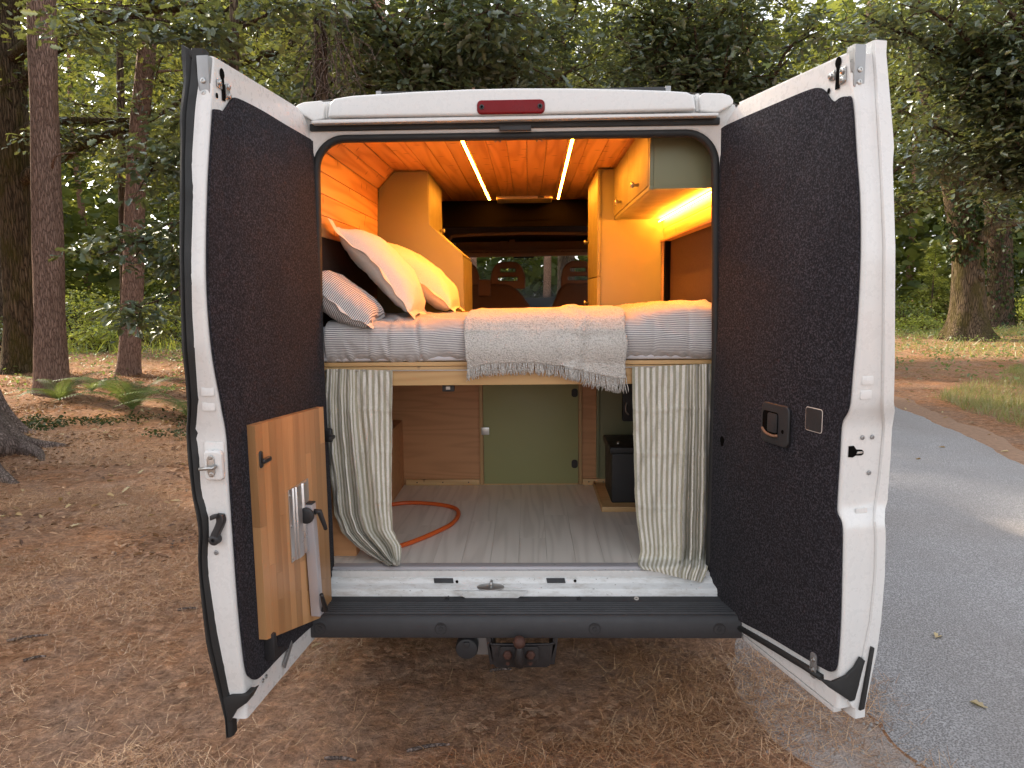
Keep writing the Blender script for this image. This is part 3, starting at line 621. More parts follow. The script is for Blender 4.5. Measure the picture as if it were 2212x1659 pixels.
for b in (.020, -.014): screw(DR, dr, Frame(fr(0, b, .004), fr.x, fr.y), .008, 'steel', 'bracket_screw')
# hinges
for D, d in ((DL, dl), (DR, dr)):
    for z in (.62, 1.35, 2.10):
        mesh('hinge', G().tube([D.P(-.012, z, -.02), D.P(-.012, z+.09, -.02)], .011, 10), MT['paint'], d, smooth=True)

# ------------------------------------------------------------------ folding table stored on the left door
tbl = thing('folding_table', 'oak block table top with aluminium leg stored on the left door', 'table', tuple(DL.on(640, 1370, .02)))
TO = .022   # stand-off from the carpet plane
tq = [DL.uz(x, y, TO) for x, y in ((541, 918), (692, 878), (710, 1325), (567, 1382))]
# board: u from hinge side (right in the photograph) to free side
u0, u1 = (tq[1][0]+tq[2][0])/2, (tq[0][0]+tq[3][0])/2
zt0, zt1, zb0, zb1 = tq[1][1], tq[0][1], tq[2][1], tq[3][1]
zT = (zt0+zt1)/2; zB = (zb0+zb1)/2
ns = 12; ue = np.linspace(u0, u1, ns+1); kb, kt = (zb1-zb0)/(u1-u0), (zt1-zt0)/(u1-u0); zm = lambda u, z: z+((zb0+kb*(u-u0)-zB)*(zT-z)+(zt0+kt*(u-u0)-zT)*(z-zB))/(zT-zB)
for i in range(ns):
    cuts = [zB]+sorted(random.uniform(zB+.1, zT-.1) for _ in range(random.choice((1, 2))))+[zT]
    for a, b in zip(cuts[:-1], cuts[1:]):
        if b-a < .02: continue
        mesh('oak_stave', G().hexa([DL.P(uu, zm(uu, zz), TO+oo) for zz in (a+.0003, b-.0003) for uu, oo in ((ue[i]+.0003, -.012), (ue[i+1]-.0003, -.012), (ue[i+1]-.0003, .014), (ue[i]+.0003, .014))]), MT['oak'], tbl)
TS = TO+.0145
fq = lambda x, y, o=TS: DL.on(x, y, o)
# ribbed aluminium mounting profile
a, b = DL.uz(621, 1052, TS), DL.uz(664, 1040, TS); c_, d_ = DL.uz(632, 1205, TS), DL.uz(668, 1190, TS)
pu0, pu1 = b[0], a[0]; pz1, pz0 = (a[1]+b[1])/2, (c_[1]+d_[1])/2
pp = [(0, 0), (0, .004), (.16, .004), (.18, .009), (.24, .009), (.26, .014), (.48, .014), (.50, .009), (.55, .009), (.58, .016), (.80, .016), (.83, .004), (1, .004), (1, 0)]
mesh('mounting_profile', G().prism([DL.P(pu1+(pu0-pu1)*s_, pz0, TS+h) for s_, h in pp], DL.up*(pz1-pz0)), MT['alu'], tbl, bevel=.0008)
for zz in (pz0+.012, (pz0+pz1)/2, pz1-.02):
    fr = Frame(DL.P(pu1-.008, zz, TS+.004), -DL.u, DL.up); screw(DL, tbl, fr, .006, 'steel', 'profile_screw')
# folded leg: square tube
la, lb = DL.on(679, 1085, TS+.045), DL.on(699, 1325, TS+.045)
(lu0, lz0), (lu1, lz1) = DL.uz(678, 1088, TS+.04), DL.uz(696, 1328, TS+.04)
hw = .017
def leg(u, z): return [DL.P(u+hw, z, TS+.004), DL.P(u-hw, z, TS+.004), DL.P(u-hw, z, TS+.040), DL.P(u+hw, z, TS+.040)]
mesh('leg', G().hexa(leg(lu1, lz1)+leg(lu0, lz0)), MT['edge'], tbl, bevel=.002)
mesh('leg_end_cap', G().hexa(leg(lu0, lz0)+leg(lu0, lz0+.006)), MT['plastic'], tbl, bevel=.002)
fr = Frame(DL.P(lu0, lz0-.035, TS+.040), -DL.u, DL.up)
mesh('clamp_knob', G().disc(fr(-.022, -.002, -.02), -fr.x, [(.03, 0), (.03, .008), (.02, .012)], 18), MT['plastic'], tbl, bevel=.002)
mesh('clamp_lever', G().tube([fr(-.004, .006, .004), fr(-.002, .008, .020), fr(.030, -.060, .026), fr(.034, -.070, .026)], [.011, .010, .0075, .0075], 10), MT['plastic'], tbl, smooth=True)
mesh('leg_bolt', G().disc(fr(.0175, -.012, -.02), fr.x, [(.010, 0), (.009, .004)], 12), MT['steel'], tbl, smooth=True)
fr = Frame(DL.P(lu1, lz1+.02, TS+.040), -DL.u, DL.up)
mesh('clamp_lever', G().tube([fr(.004, .0, .0), fr(-.004, .004, .016), fr(-.046, .075, .022), fr(-.050, .082, .022)], [.011, .010, .0075, .0075], 10), MT['plastic'], tbl, smooth=True)
mesh('leg_bolt', G().disc(fr(.0175, .06, -.02), fr.x, [(.010, 0), (.009, .004)], 12), MT['steel'], tbl, smooth=True)
# turn clips and lower shoes that hold it, screwed to the door
def clip(px, flip):
    fr = DL.iframe(*px, .011)
    mesh('turn_clip', G().prism(fr.pts(rrect(.022, .056, .010)), fr.z*.030), MT['plastic'], dl, bevel=.005, seg=3)
    mesh('turn_clip_tongue', G().prism(fr.pts([(a+.020*flip, b-.006) for a, b in rrect(.052, .016, .007)], .030), fr.z*.011), MT['plastic'], dl, bevel=.004, seg=3)
clip((547, 992), 1); clip((702, 940), -1)
def shoe(px, flip, s_=1.0):
    fr = DL.iframe(*px, .010)
    mesh('table_shoe', G().prism(fr.pts([(-.030*flip*s_, .055*s_), (-.012*flip*s_, .055*s_), (-.008*flip*s_, .010*s_), (.004*flip*s_, -.012*s_), (.040*flip*s_, -.022*s_), (.040*flip*s_, -.036*s_), (-.030*flip*s_, -.036*s_)]), fr.z*.036), MT['plastic'], dl, bevel=.003)
shoe((580, 1394), 1); shoe((712, 1290), -1, .9)
# ------------------------------------------------------------------ inside the van: linings
def part_empty(name, parent, label=None):
    o = bpy.data.objects.new(name, None); COL.objects.link(o); o.parent = parent; WL[o.name] = WL[parent.name]; return tag(o, label)
CZ = 2.385; CY0, CY1 = .10, 2.62
sec = [(-.805, 1.955), (-.79, 2.285), (-.70, CZ)]          # left wall, chamfer, ceiling
ceil = part_empty('ceiling_lining', van)
def planks(parent, a, b, n, y0, y1, mat, th=.010, gap=.0012):
    a, b = np.array(a), np.array(b); d = (b-a)/n; L = np.linalg.norm(d); nrm = np.array((d[1], -d[0]))/L
    for i in range(n):
        p, q = a+d*i+d/L*gap, a+d*(i+1)-d/L*gap
        sh = random.uniform(-.0006, .0006)
        mesh('plank', G().hexa([(p[0], y0, p[1]), (q[0], y0, q[1]), (q[0], y1, q[1]), (p[0], y1, p[1])]+[(r_[0]-nrm[0]*(th+sh), yy, r_[1]-nrm[1]*(th+sh)) for r_, yy in ((p, y0), (q, y0), (q, y1), (p, y1))]), MT['pine'], parent, bevel=.0016, seg=1)
planks(ceil, (.70, CZ), (-.70, CZ), 15, CY0, CY1, MT['pine'], -.010)
planks(ceil, (-.70, CZ), (-.79, 2.285), 2, CY0, CY1, MT['pine'], -.010)
planks(ceil, (.79, 2.285), (.70, CZ), 2, CY0, CY1, MT['pine'], -.010)
wl = part_empty('side_lining', van); planks(wl, (-.79, 2.285), (-.805, 1.935), 4, CY0, 1.27, MT['pine'], -.010)
wr = part_empty('side_lining', van); planks(wr, (.812, 1.985), (.80, 2.10), 2, .09, 1.27, MT['pine'], -.010)
# dark blanked side windows below the linings, with a pine reveal on the right
mesh('window_blind', G().box((-.825, .09, 1.3), (-.818, 1.9, 1.95)), MT['darkfelt'], van)
mesh('window_blind', G().box((.835, .09, 1.3), (.842, 1.3, 1.99)), MT['darkfelt'], van)
mesh('window_reveal', G().box((.790, .09, 1.972), (.834, 1.27, 1.984)), MT['pine'], van, bevel=.001)
mesh('window_reveal', G().box((.798, 1.235, 1.45), (.834, 1.262, 1.971)), MT['railz'], van, bevel=.001)
mesh('window_edge', G().box((.806, 1.19, 1.45), (.834, 1.23, 1.971)), MT['void'], van)
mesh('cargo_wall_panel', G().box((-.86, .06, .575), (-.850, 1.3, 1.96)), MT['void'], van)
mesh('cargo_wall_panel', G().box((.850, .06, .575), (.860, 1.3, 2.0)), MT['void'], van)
# floor boards
fl = part_empty('cargo_floor', van); xs = np.arange(-.84, .86, .12)
for i in range(len(xs)-1):
    cut = random.uniform(.3, 1.0)
    for a, b in ((-.005, cut-.0006), (cut+.0006, 1.30)):
        mesh('floor_board', G().box((xs[i]+.0005, a, .560), (xs[i+1]-.0005, b, .5765)), MT['lam'], fl)
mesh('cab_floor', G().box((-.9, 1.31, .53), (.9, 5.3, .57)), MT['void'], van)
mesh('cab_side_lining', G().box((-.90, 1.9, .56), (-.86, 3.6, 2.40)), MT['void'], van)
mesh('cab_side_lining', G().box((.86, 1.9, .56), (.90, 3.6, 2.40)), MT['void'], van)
# LED strips
def strip(p, q, w_=.012, h_=.0035, side='z', mt_='led'):
    p, q = np.array(p, float), np.array(q, float); d = q-p
    ax = np.array((1., 0, 0)) if side == 'z' else np.array((.5, 0, .86)); up = np.array((0, 0, -1.)) if side == 'z' else np.array((-.86, 0, -.5))
    a = [p-ax*w_/2, p+ax*w_/2, p+ax*w_/2+up*h_, p-ax*w_/2+up*h_]
    if side == 'z':
        for sg in (-1, 1): mesh('led_channel', G().prism([p+ax*sg*(w_/2+.0005), p+ax*sg*(w_/2+.0014), p+ax*sg*(w_/2+.0014)+up*(h_+.0006), p+ax*sg*(w_/2+.0005)+up*(h_+.0006)], d), MT['tow'], van)
    return mesh('led_strip', G().prism(a, d), MT[mt_], van)
strip((-.247, .17, CZ-.0004), (-.232, 2.55, CZ-.0004)); strip((.250, .17, CZ-.0004), (.272, 2.56, CZ-.0004))
strip((.785, .11, 2.088), (.785, 1.255, 2.088), .012, .008, 'x', 'led_dim')
# roof vent at the far end of the ceiling
c = atZ(1133, 424, CZ-.03); rv = part_empty('roof_vent', van)
mesh('vent_frame', G().prism([(a+.025, 2.50+b, CZ-.0005) for a, b in rrect(.40, .26, .03)], (0, 0, -.022)), MT['ivory'], rv, bevel=.006, seg=3)
mesh('vent_handle', G().box((.12, 2.362, CZ-.020), (.165, 2.372, CZ-.006)), MT['plastic'], rv)
for px in (1075, 1165):
    p = atY(px, 297, .12); mesh('ceiling_hook', G().tube(spline([(p[0]-.012, .13, CZ-.01), (p[0]-.012, .12, 2.295), (p[0], .118, 2.300), (p[0]+.012, .12, 2.295), (p[0]+.012, .13, CZ-.01)], 14), .0022, 6), MT['steel'], van, smooth=True)
# cab end: dark bulkhead header with a recess, trim arc, overhead shelf
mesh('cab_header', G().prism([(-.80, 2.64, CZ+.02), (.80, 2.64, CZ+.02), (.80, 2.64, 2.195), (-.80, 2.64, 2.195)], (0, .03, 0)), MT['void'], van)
P = [atY(x, y, 2.632) for x, y in ((1073, 440), (1196, 440), (1188, 474), (1082, 476))]; mesh('header_recess', G().prism(P, (0, .005, 0)), MT['void'], van)
mesh('headliner', G().add([(-.85, 2.67, 2.37), (.85, 2.67, 2.37), (.80, 4.7, 2.19), (-.80, 4.7, 2.19)], [[0, 1, 2, 3]]), MT['cabfab'], van)
arc = [atY(x, y, 3.3) for x, y in ((940, 560), (955, 535), (972, 516), (992, 509), (1130, 504), (1285, 505))]
mesh('headliner_trim', G().tube(spline(arc, 30), .014, 8), MT['cabplastic'], van, smooth=True)
P = [atY(x, y, 4.1) for x, y in ((1000, 541), (1290, 538), (1290, 551), (1000, 556))]; mesh('cab_shelf_lip', G().prism(P, (0, .05, 0)), MT['cabplastic'], van, bevel=.006)
mesh('cab_shelf', G().box((-.85, 4.1, 2.085), (.85, 4.7, 2.095)), MT['cabfab'], van)
P = [atY(x, y, 4.45) for x, y in ((985, 510), (1290, 508), (1290, 545), (985, 548))]; mesh('cab_shelf_back', G().prism(P, (0, .02, 0)), MT['cabplastic'], van)
for x0, x1, y0, y1 in ((1040, 1075, 534, 541), (1080, 1098, 521, 541), (1100, 1112, 517, 541), (1115, 1150, 531, 541)):
    P = [atY(x, y, 4.3) for x, y in ((x0, y0), (x1, y0), (x1, y1), (x0, y1))]; mesh('shelf_divider', G().prism(P, (0, .1, 0)), MT['cabplastic'], van, bevel=.004)
mesh('dashboard', G().prism([(-.88, 4.9, .9), (-.88, 4.75, 1.28), (-.88, 5.0, 1.36), (-.88, 5.48, 1.24), (-.88, 5.5, .9)], (1.76, 0, 0)), MT['plastic'], van, bevel=.02)
mesh('rear_view_mirror', G().prism([(p[0], 4.7, p[2]) for p in (atY(x, y, 4.7) for x, y in ((1108, 552), (1155, 551), (1153, 557), (1110, 558)))], (0, .03, 0)), MT['plastic'], van, bevel=.006)
# partition below the bed
BY = 1.285
mesh('ply_partition', G().box((-.86, BY, .577), (.86, BY+.012, 1.36)), MT['ply'], van)
def at_b(x, y, d=0): p = atY(x, y, BY-d); return p[0], p[2]
h0, h1 = at_b(1043, 836), at_b(1249, 1043)
ht_ = part_empty('hatch', van, 'sage green hatch in the plywood partition below the bed')
mesh('hatch_panel', G().box((h0[0], BY-.010, .584), (h1[0], BY-.001, 1.30)), MT['olive'], ht_, bevel=.0015)
mesh('hatch_latch', G().box((h0[0]-.012, BY-.022, at_b(1050, 938)[1]), (h0[0]+.034, BY-.011, at_b(1050, 922)[1])), MT['steel'], ht_, bevel=.002)
for x, y in ((1241, 848), (1241, 1001)):
    p = at_b(x, y); mesh('hatch_hinge', G().prism([(p[0]+a, BY-.011, p[1]+b) for a, b in rrect(.036, .05, .015)], (0, -.002, 0)), MT['tow'], ht_)
bf = part_empty('batten_frame', van)
for x0, x1, z0, z1 in ((h0[0]-.022, h0[0]-.003, .5775, 1.34), (h1[0]+.003, h1[0]+.020, .5775, 1.34)):
    mesh('batten', G().box((x0, BY-.019, z0), (x1, BY-.0005, z1)), MT['railz'], bf, bevel=.001)
for x0, x1 in ((-.68, h0[0]-.026), (h1[0]+.024, .60)):
    mesh('batten', G().box((x0, BY-.022, .5775), (x1, BY-.0005, .612)), MT['rail'], bf, bevel=.001)
    for k in (.15, .5, .85): mesh('batten_screw', G().disc((x0+(x1-x0)*k, BY-.0225, .596), (0, -1, 0), [(.004, 0), (.003, .001)], 8), MT['tow'], bf)
mesh('hatch_edge_strip', G().box((h0[0], BY-.013, .5772), (h1[0], BY-.0005, .5835)), MT['rail'], bf)
# side boxes under the bed
mesh('wheel_box', G().hexa([(-.86, .40, .577), (-.695, .40, .577), (-.695, 1.283, .577), (-.86, 1.283, .577), (-.86, .40, .965), (-.695, .40, .965), (-.695, 1.283, .965), (-.86, 1.283, .965)]), MT['ply'], van, bevel=.001)
mesh('wheel_box', G().box((-.85, .13, .577), (-.70, .36, 1.1)), MT['ply'], van, bevel=.001)

# ------------------------------------------------------------------ furniture
def knob(parent, fr):
    mesh('knob', G().disc(fr(0, 0, 0), fr.z, [(.008, 0), (.006, .016), (.015, .024), (.013, .032), (.005, .035)], 14), MT['steel'], parent, smooth=True)
FY = 1.27
lc = thing('tall_cabinet', 'tall painted cabinet beside the pillows with a sloping front corner', 'cabinet', (-.6, FY, .6))
pol = [(-.815, 1.30), (-.812, 1.97), (-.786, 2.284), (-.697, 2.377), (-.512, 2.377), (-.508, 2.085), (-.322, 1.92), (-.316, 1.30)]
mesh('end_panel', G().prism([(x, FY+.002, z) for x, z in pol], (0, .016, 0)), MT['sage'], lc, bevel=.002)
mesh('base_panel', G().box((-.33, FY+.020, .6), (-.318, 1.88, 1.90)), MT['sage'], lc)
mesh('sloping_top', G().prism([(-.51, FY+.02, 2.083), (-.322, FY+.02, 1.917), (-.328, FY+.02, 1.905), (-.516, FY+.02, 2.07)], (0, .60, 0)), MT['sage'], lc)
mesh('cabinet_back', G().box((-.82, FY+.02, .6), (-.805, 1.9, 2.28)), MT['sage'], lc); mesh('cabinet_top', G().box((-.70, FY+.02, 2.362), (-.53, 1.9, 2.374)), MT['sage'], lc)
mesh('cabinet_far_side', G().box((-.80, 1.885, .6), (-.34, 1.90, 1.9)), MT['sage'], lc)
dd = mesh('cupboard_door', G().box((-.522, FY+.020, 2.03), (-.506, 1.885, 2.374)), MT['sage'], lc, bevel=.002); knob(dd, Frame((-.506, 1.74, 2.09), (0, 1, 0), (0, 0, 1)))
wd_ = thing('wardrobe', 'tall painted wardrobe standing at the far right corner of the bed', 'wardrobe', (.65, FY, .6))
mesh('end_panel', G().prism([(x, FY+.002, z) for x, z in ((.455, .6), (.452, 2.374), (.69, 2.374), (.785, 2.28), (.832, 1.96), (.858, 1.6), (.862, .6))], (0, .016, 0)), MT['sage'], wd_, bevel=.002)
mesh('wardrobe_back', G().box((.84, FY+.02, .6), (.86, 1.92, 2.0)), MT['sage'], wd_)
for z0, z1 in ((1.785, 2.372), (.62, 1.780)):
    dd = mesh('wardrobe_door', G().box((.438, FY-.012, z0), (.4545, 1.90, z1)), MT['sage'], wd_, bevel=.002)
    knob(dd, Frame((.438, 1.82, z0+.23 if z0 > 1 else z1-.15), (0, -1, 0), (0, 0, 1)))
mesh('wardrobe_top', G().box((.456, FY+.02, 2.36), (.70, 1.9, 2.373)), MT['sage'], wd_); mesh('wardrobe_far_side', G().box((.456, 1.885, .6), (.84, 1.90, 2.2)), MT['sage'], wd_)
oc = thing('overhead_cabinet', 'sage green overhead cupboard above the right end of the bed', 'cabinet', (.68, .1, 2.1))
mesh('end_panel', G().prism([(x, .10, z) for x, z in ((.548, 2.098), (.80, 2.098), (.80, 2.25), (.70, 2.374), (.548, 2.374))], (0, .014, 0)), MT['sage'], oc, bevel=.0015)
mesh('bottom_panel', G().box((.549, .114, 2.098), (.800, FY, 2.110)), MT['sage'], oc, bevel=.001)
mesh('lower_rail', G().box((.532, .102, 2.096), (.5475, FY, 2.112)), MT['sage'], oc, bevel=.001)
mesh('front_stile', G().box((.532, .102, 2.113), (.5475, .128, 2.374)), MT['sage'], oc, bevel=.001)
for y0, y1, yk in ((.131, .72, .30), (.723, FY-.004, .87)):
    dd = mesh('cupboard_door', G().box((.530, y0, 2.116), (.5475, y1, 2.373)), MT['sage'], oc, bevel=.0018); knob(dd, Frame((.530, yk+.08, 2.155), (0, -1, 0), (0, 0, 1)))

# ------------------------------------------------------------------ bed
bed = thing('bed_platform', 'pine bed platform spanning the back of the van', 'bed', (0, .1, 1.3))
rl = mesh('front_rail', G().box((-.812, .085, 1.322), (.815, .128, 1.400)), MT['rail'], bed, bevel=.003)
mesh('rail_cap', G().box((-.812, .080, 1.402), (.815, .135, 1.419)), MT['rail'], bed, bevel=.003)
mesh('bed_board', G().box((-.815, .136, 1.388), (.82, 1.26, 1.402)), MT['ply'], bed)
mesh('rear_rail', G().box((-.812, 1.22, 1.322), (.815, 1.26, 1.386)), MT['rail'], bed)
mesh('curtain_wire', G().tube([(-.79, .078, 1.386), (0, .076, 1.384), (.795, .078, 1.397)], .0028, 6), MT['ivory'], bed, smooth=True)
# mattress and striped duvet: one soft profile carried across the van
def bedprof(x, n=70):
    """profile (y, z, s) from the lower front edge over the top; x in metres"""
    top = np.interp(x, [-.82, -.3, .1, .45, .65, .82], [1.588, 1.592, 1.598, 1.60, 1.632, 1.638])
    pts = [(.12, 1.421), (.085, 1.428), (.058, 1.455), (.050, 1.50), (.056, 1.545), (.085, top-.018), (.14, top-.002), (.25, top+.004), (.45, top+.006), (.7, top+.004), (.95, top), (1.2, top-.004), (1.262, top-.03)]
    return spline(pts, n)
def bedgrid(x0, x1, nx, off=0.0, n=70, seed=0., amp=1.0):
    X = np.linspace(x0, x1, nx); P = np.array([bedprof(x, n) for x in X])   # nx,n,2
    T = np.gradient(P, axis=1); T /= np.linalg.norm(T, axis=2)[..., None]; N = np.stack([-T[..., 1], T[..., 0]], -1)
    s_ = np.concatenate([np.zeros((nx, 1)), np.cumsum(np.linalg.norm(np.diff(P, axis=1), axis=2), 1)], 1)
    XX = np.repeat(X[:, None], n, 1)
    wr_ = fbm(XX*7+seed+s_*4, s_*6+seed, 4)*.016+np.maximum(0, fbm(XX*26+s_*9+seed, s_*2.2+3*seed, 2)-.12)*.022
    low = np.clip(1-(s_-.02)/.07, 0, 1)
    wr_ = wr_+low*np.sin(XX*140+6*fbm(XX*8, s_*3))*.0035
    # long vertical creases near the left
    for xc, am in ((-.52, .005), (-.395, .007), (-.60, .003), (.55, .003), (.69, .003)):
        dx = XX-xc-(s_-.1)*(-.12 if xc == -.395 else .02); wr_ = wr_-am*np.exp(-(dx/.006)**2)*np.clip(1-(s_-.25)/.2, 0, 1)+am*.8*np.exp(-((dx-.02)/.016)**2)*np.clip(1-(s_-.2)/.25, 0, 1)
    wr_ = wr_*amp+off
    Q = np.stack([XX, P[..., 0]+N[..., 0]*wr_, P[..., 1]+N[..., 1]*wr_], -1)
    return Q, s_, XX, wr_
Q, s_, XX, wv = bedgrid(-.775, .822, 230, .0, 90, 1.0)
uv = np.stack([s_+.012*fbm(XX*5, s_*8, 3)+wv*.3, XX], -1).reshape(-1, 2)
bd = mesh('striped_duvet', G().grid(Q), MT['bedstripe'], None, True, label='striped duvet tucked over the mattress on the pine bed platform', cat='duvet', base=(0, .6, 1.42), uv=uv)
mt = thing('mattress', 'white mattress end peeking out at the left under the striped bedding', 'mattress', (-.8, .6, 1.42))
mesh('mattress_core', G().box((-.812, .075, 1.422), (.815, 1.25, 1.565)), MT['sheet'], mt, bevel=.02, seg=3)
# throw blanket
hem = [(1012, 797), (1040, 788), (1071, 784), (1155, 783), (1221, 792), (1286, 808), (1335, 819), (1343, 818)]
hx = [atY(x, y, .03)[0] for x, y in hem]; hz = [atY(x, y, .03)[2] for x, y in hem]
n1, n2, nx = 26, 50, 110
rows = []
for i in range(nx):
    k = i/(nx-1); x = -.203+k*(.436+.203); pr = bedprof(x, 90)
    sel = pr[(pr[:, 0] > .056) & (pr[:, 1] > 1.52)]; sel = sel[sel[:, 0] < 1.22]
    topc = spline([tuple(q) for q in sel[::3]], n2)
    T = np.gradient(topc, axis=0); T /= np.linalg.norm(T, axis=1)[:, None]; N = np.stack([-T[:, 1], T[:, 0]], -1)
    lift = .016+.012*fbm(np.full(n2, x*7+3), np.arange(n2)*.09, 3)+.010*np.exp(-((x-.255-.02*np.sin(np.arange(n2)*.2))/.02)**2)
    topc = topc+N*lift[:, None]
    st_ = topc[0]; zh = np.interp(x, hx, hz); dn = []
    for j in range(n1):
        t = j/(n1-1); z = zh+(st_[1]-zh)*t
        fold = .016*math.exp(-((x-.215-.05*t)/.028)**2)-.012*math.exp(-((x-.165-.03*t)/.018)**2)-.010*math.exp(-((x-.26-.06*t+.05*t*t)/.02)**2)
        bulge = .022*math.sin(math.pi*min(1, (z-1.40)/.16)) if z > 1.40 else 0
        y = st_[0]-.010-fold*(1.15-t)-.010*fbm(x*6, t*2+4, 3)*(1-t)*1.0+(.012*(1-t))
        y = min(y, .060-bulge*1.2-.012-fold*.5)
        dn.append((y if j < n1-1 else (y+st_[0])/2, z))
    prof_ = np.array(dn[:-1]+[tuple(q) for q in topc])
    edge = .006*math.sin(9*k) 
    xs_ = x+.006*fbm(np.arange(len(prof_))*.12, np.full(len(prof_), k*2), 3)*(1 if 0 < k < 1 else 2)
    rows.append(np.stack([xs_, prof_[:, 0], prof_[:, 1]], -1))
TH = np.array(rows)
tr = thing('throw_blanket', 'cream woven throw with fringe hanging over the bed edge', 'blanket', (.1, .06, 1.6))
o = mesh('woven_cloth', G().grid(TH), MT['throw'], tr, True)
so = o.modifiers.new('thickness', 'SOLIDIFY'); so.thickness = .006; so.offset = 1
g = G()
for i in range(330):
    k = random.random() if i > 120 else i/120; x = -.203+k*.639; idx = min(nx-1, int(k*(nx-1))); p0 = TH[idx, 0]
    ln = .038+.016*random.random()+(.010 if k > .75 else 0); dx = random.gauss(0, .007); dy = random.gauss(0, .003)
    pts = [(p0[0], p0[1]-.003, p0[2]+.003), (p0[0]+dx*.2, p0[1]-.006+dy, p0[2]-ln*.35), (p0[0]+dx*.5+random.gauss(0, .002), p0[1]-.005+dy, p0[2]-ln*.7), (p0[0]+dx+random.gauss(0, .003), p0[1]-.004+dy, p0[2]-ln)]
    g.tube(spline(pts, 6), np.array([.0020, .0018, .0017, .0017, .0016, .0010]), 5)
mesh('fringe', g, MT['throw'], tr, True, kind='stuff')
g = G().tube([TH[i, 0]+np.array((0, -.003, .004)) for i in range(nx)], .0035, 6); mesh('hem_cord', g, MT['throw'], tr, True)

# pillows
def pillow(name, label, c, a, b, A, B, T, mat, flange=.03, seed=0., sag=.0, n=56, parent=None, uvrot=False, ear=0):
    a, b = np.array(a, float), np.array(b, float); a /= np.linalg.norm(a); b -= a*(a@b); b /= np.linalg.norm(b); nn = np.cross(a, b)
    if nn[2] < 0: nn = -nn
    s = np.linspace(-1, 1, n); U, V = np.meshgrid(s, s, indexing='ij')
    pin = 1-.07*(1-U**2)-0*V; px_ = U*A*(1-.06*(1-V**2)); py_ = V*B*(1-.06*(1-U**2))
    body = np.clip((1-np.abs(U)**3.2)*(1-np.abs(V)**3.2), 0, 1)**.55
    wr_ = .018*fbm(U*2.4+seed, V*2.4+seed, 4)*body**.5+np.maximum(0, fbm(U*7+seed+2*V, V*3+seed, 2)-.1)*.03*np.clip(np.maximum(abs(U), abs(V))**3, 0, 1)*(body > 0)
    C = np.array(c, float); sides = []
    for sg in (1, -1):
        h = sg*(T*body*(1 if sg > 0 else .8)+wr_*.8)+.012*np.sin(5*U+seed)*np.sin(4*V)*(1-body)-sag*(U**2)
        sides.append(C+a*px_[..., None]+b*py_[..., None]+nn*h[..., None])
    g = G(); g.grid(sides[0]); g.grid(sides[1][:, ::-1])
    uvA = np.stack([py_, px_], -1).reshape(-1, 2) if uvrot else np.stack([px_, py_], -1).reshape(-1, 2)
    uvB = uvA.reshape(n, n, 2)[:, ::-1].reshape(-1, 2); uv = [*uvA, *uvB]
    if flange:
        loop = [(0, j) for j in range(n)]+[(i, n-1) for i in range(1, n)]+[(n-1, j) for j in range(n-2, -1, -1)]+[(i, 0) for i in range(n-2, 0, -1)]
        k0 = len(g.v); V_ = []
        for q, (i, j) in enumerate(loop):
            p = (sides[0][i, j]+sides[1][i, j])/2; d = a*np.sign(U[i, j])*(abs(U[i, j]) > .999)+b*np.sign(V[i, j])*(abs(V[i, j]) > .999)
            crn = min(1, max(0, (abs(U[i, j])+abs(V[i, j])-1.75)*4)); e = ear if (U[i, j] < 0 and V[i, j] < 0) else 0
            wob = nn*(.006*math.sin(q*.22+seed)+.003*math.sin(q*.6))
            V_ += [p, p+d*(flange*(1+.5*crn))+wob+np.array((0, 0, 1))*e*crn]
        m = len(loop); g.add(V_, [[2*q, 2*((q+1) % m), 2*((q+1) % m)+1, 2*q+1] for q in range(m)]); uv += [(0, 0)]*len(V_)
    return mesh(name, g, mat, parent, True, label=label, cat='pillow', base=tuple(C-np.array((0, 0, A*.5))), uv=np.array(uv))
pe, pf = atY(703, 500, .20), atY(878, 694, .20)
ax_ = np.array((pf[0]-pe[0], 0, pf[2]-pe[2])); ln = np.linalg.norm(ax_); mid = (pe+pf)/2
pillow('pillow', 'cream pillow leaning on the left wall, nearest of the two plain ones', (mid[0]+.035, .46, mid[2]+.035), ax_, (0, 1, -.05), ln*.47, .25, .088, MT['white_cotton'], .026, 1.3, .02, ear=.0)
pe, pf = atY(778, 528, .85), atY(985, 668, .85); ax_ = np.array((pf[0]-pe[0], .0, pf[2]-pe[2])); ln = np.linalg.norm(ax_); mid = (pe+pf)/2
pillow('pillow', 'cream pillow behind the front one, against the tall cabinet', (mid[0]+.015, .97, mid[2]+.02), ax_, (.0, 1, .0), ln*.48, .26, .095, MT['white_cotton'], .02, 4.1, .03)
pe, pf = atY(672, 610, .10), atY(806, 706, .10); ax_ = np.array((pf[0]-pe[0], 0, pf[2]-pe[2])); ln = np.linalg.norm(ax_); mid = (pe+pf)/2
pillow('pillow', 'striped pillow lying lowest at the near left corner of the bed', (mid[0]-.01, .165, mid[2]+.005), ax_, (.22, 1, -.12), ln*.52, .15, .085, MT['bedstripe'], .016, 7.7, -.02)

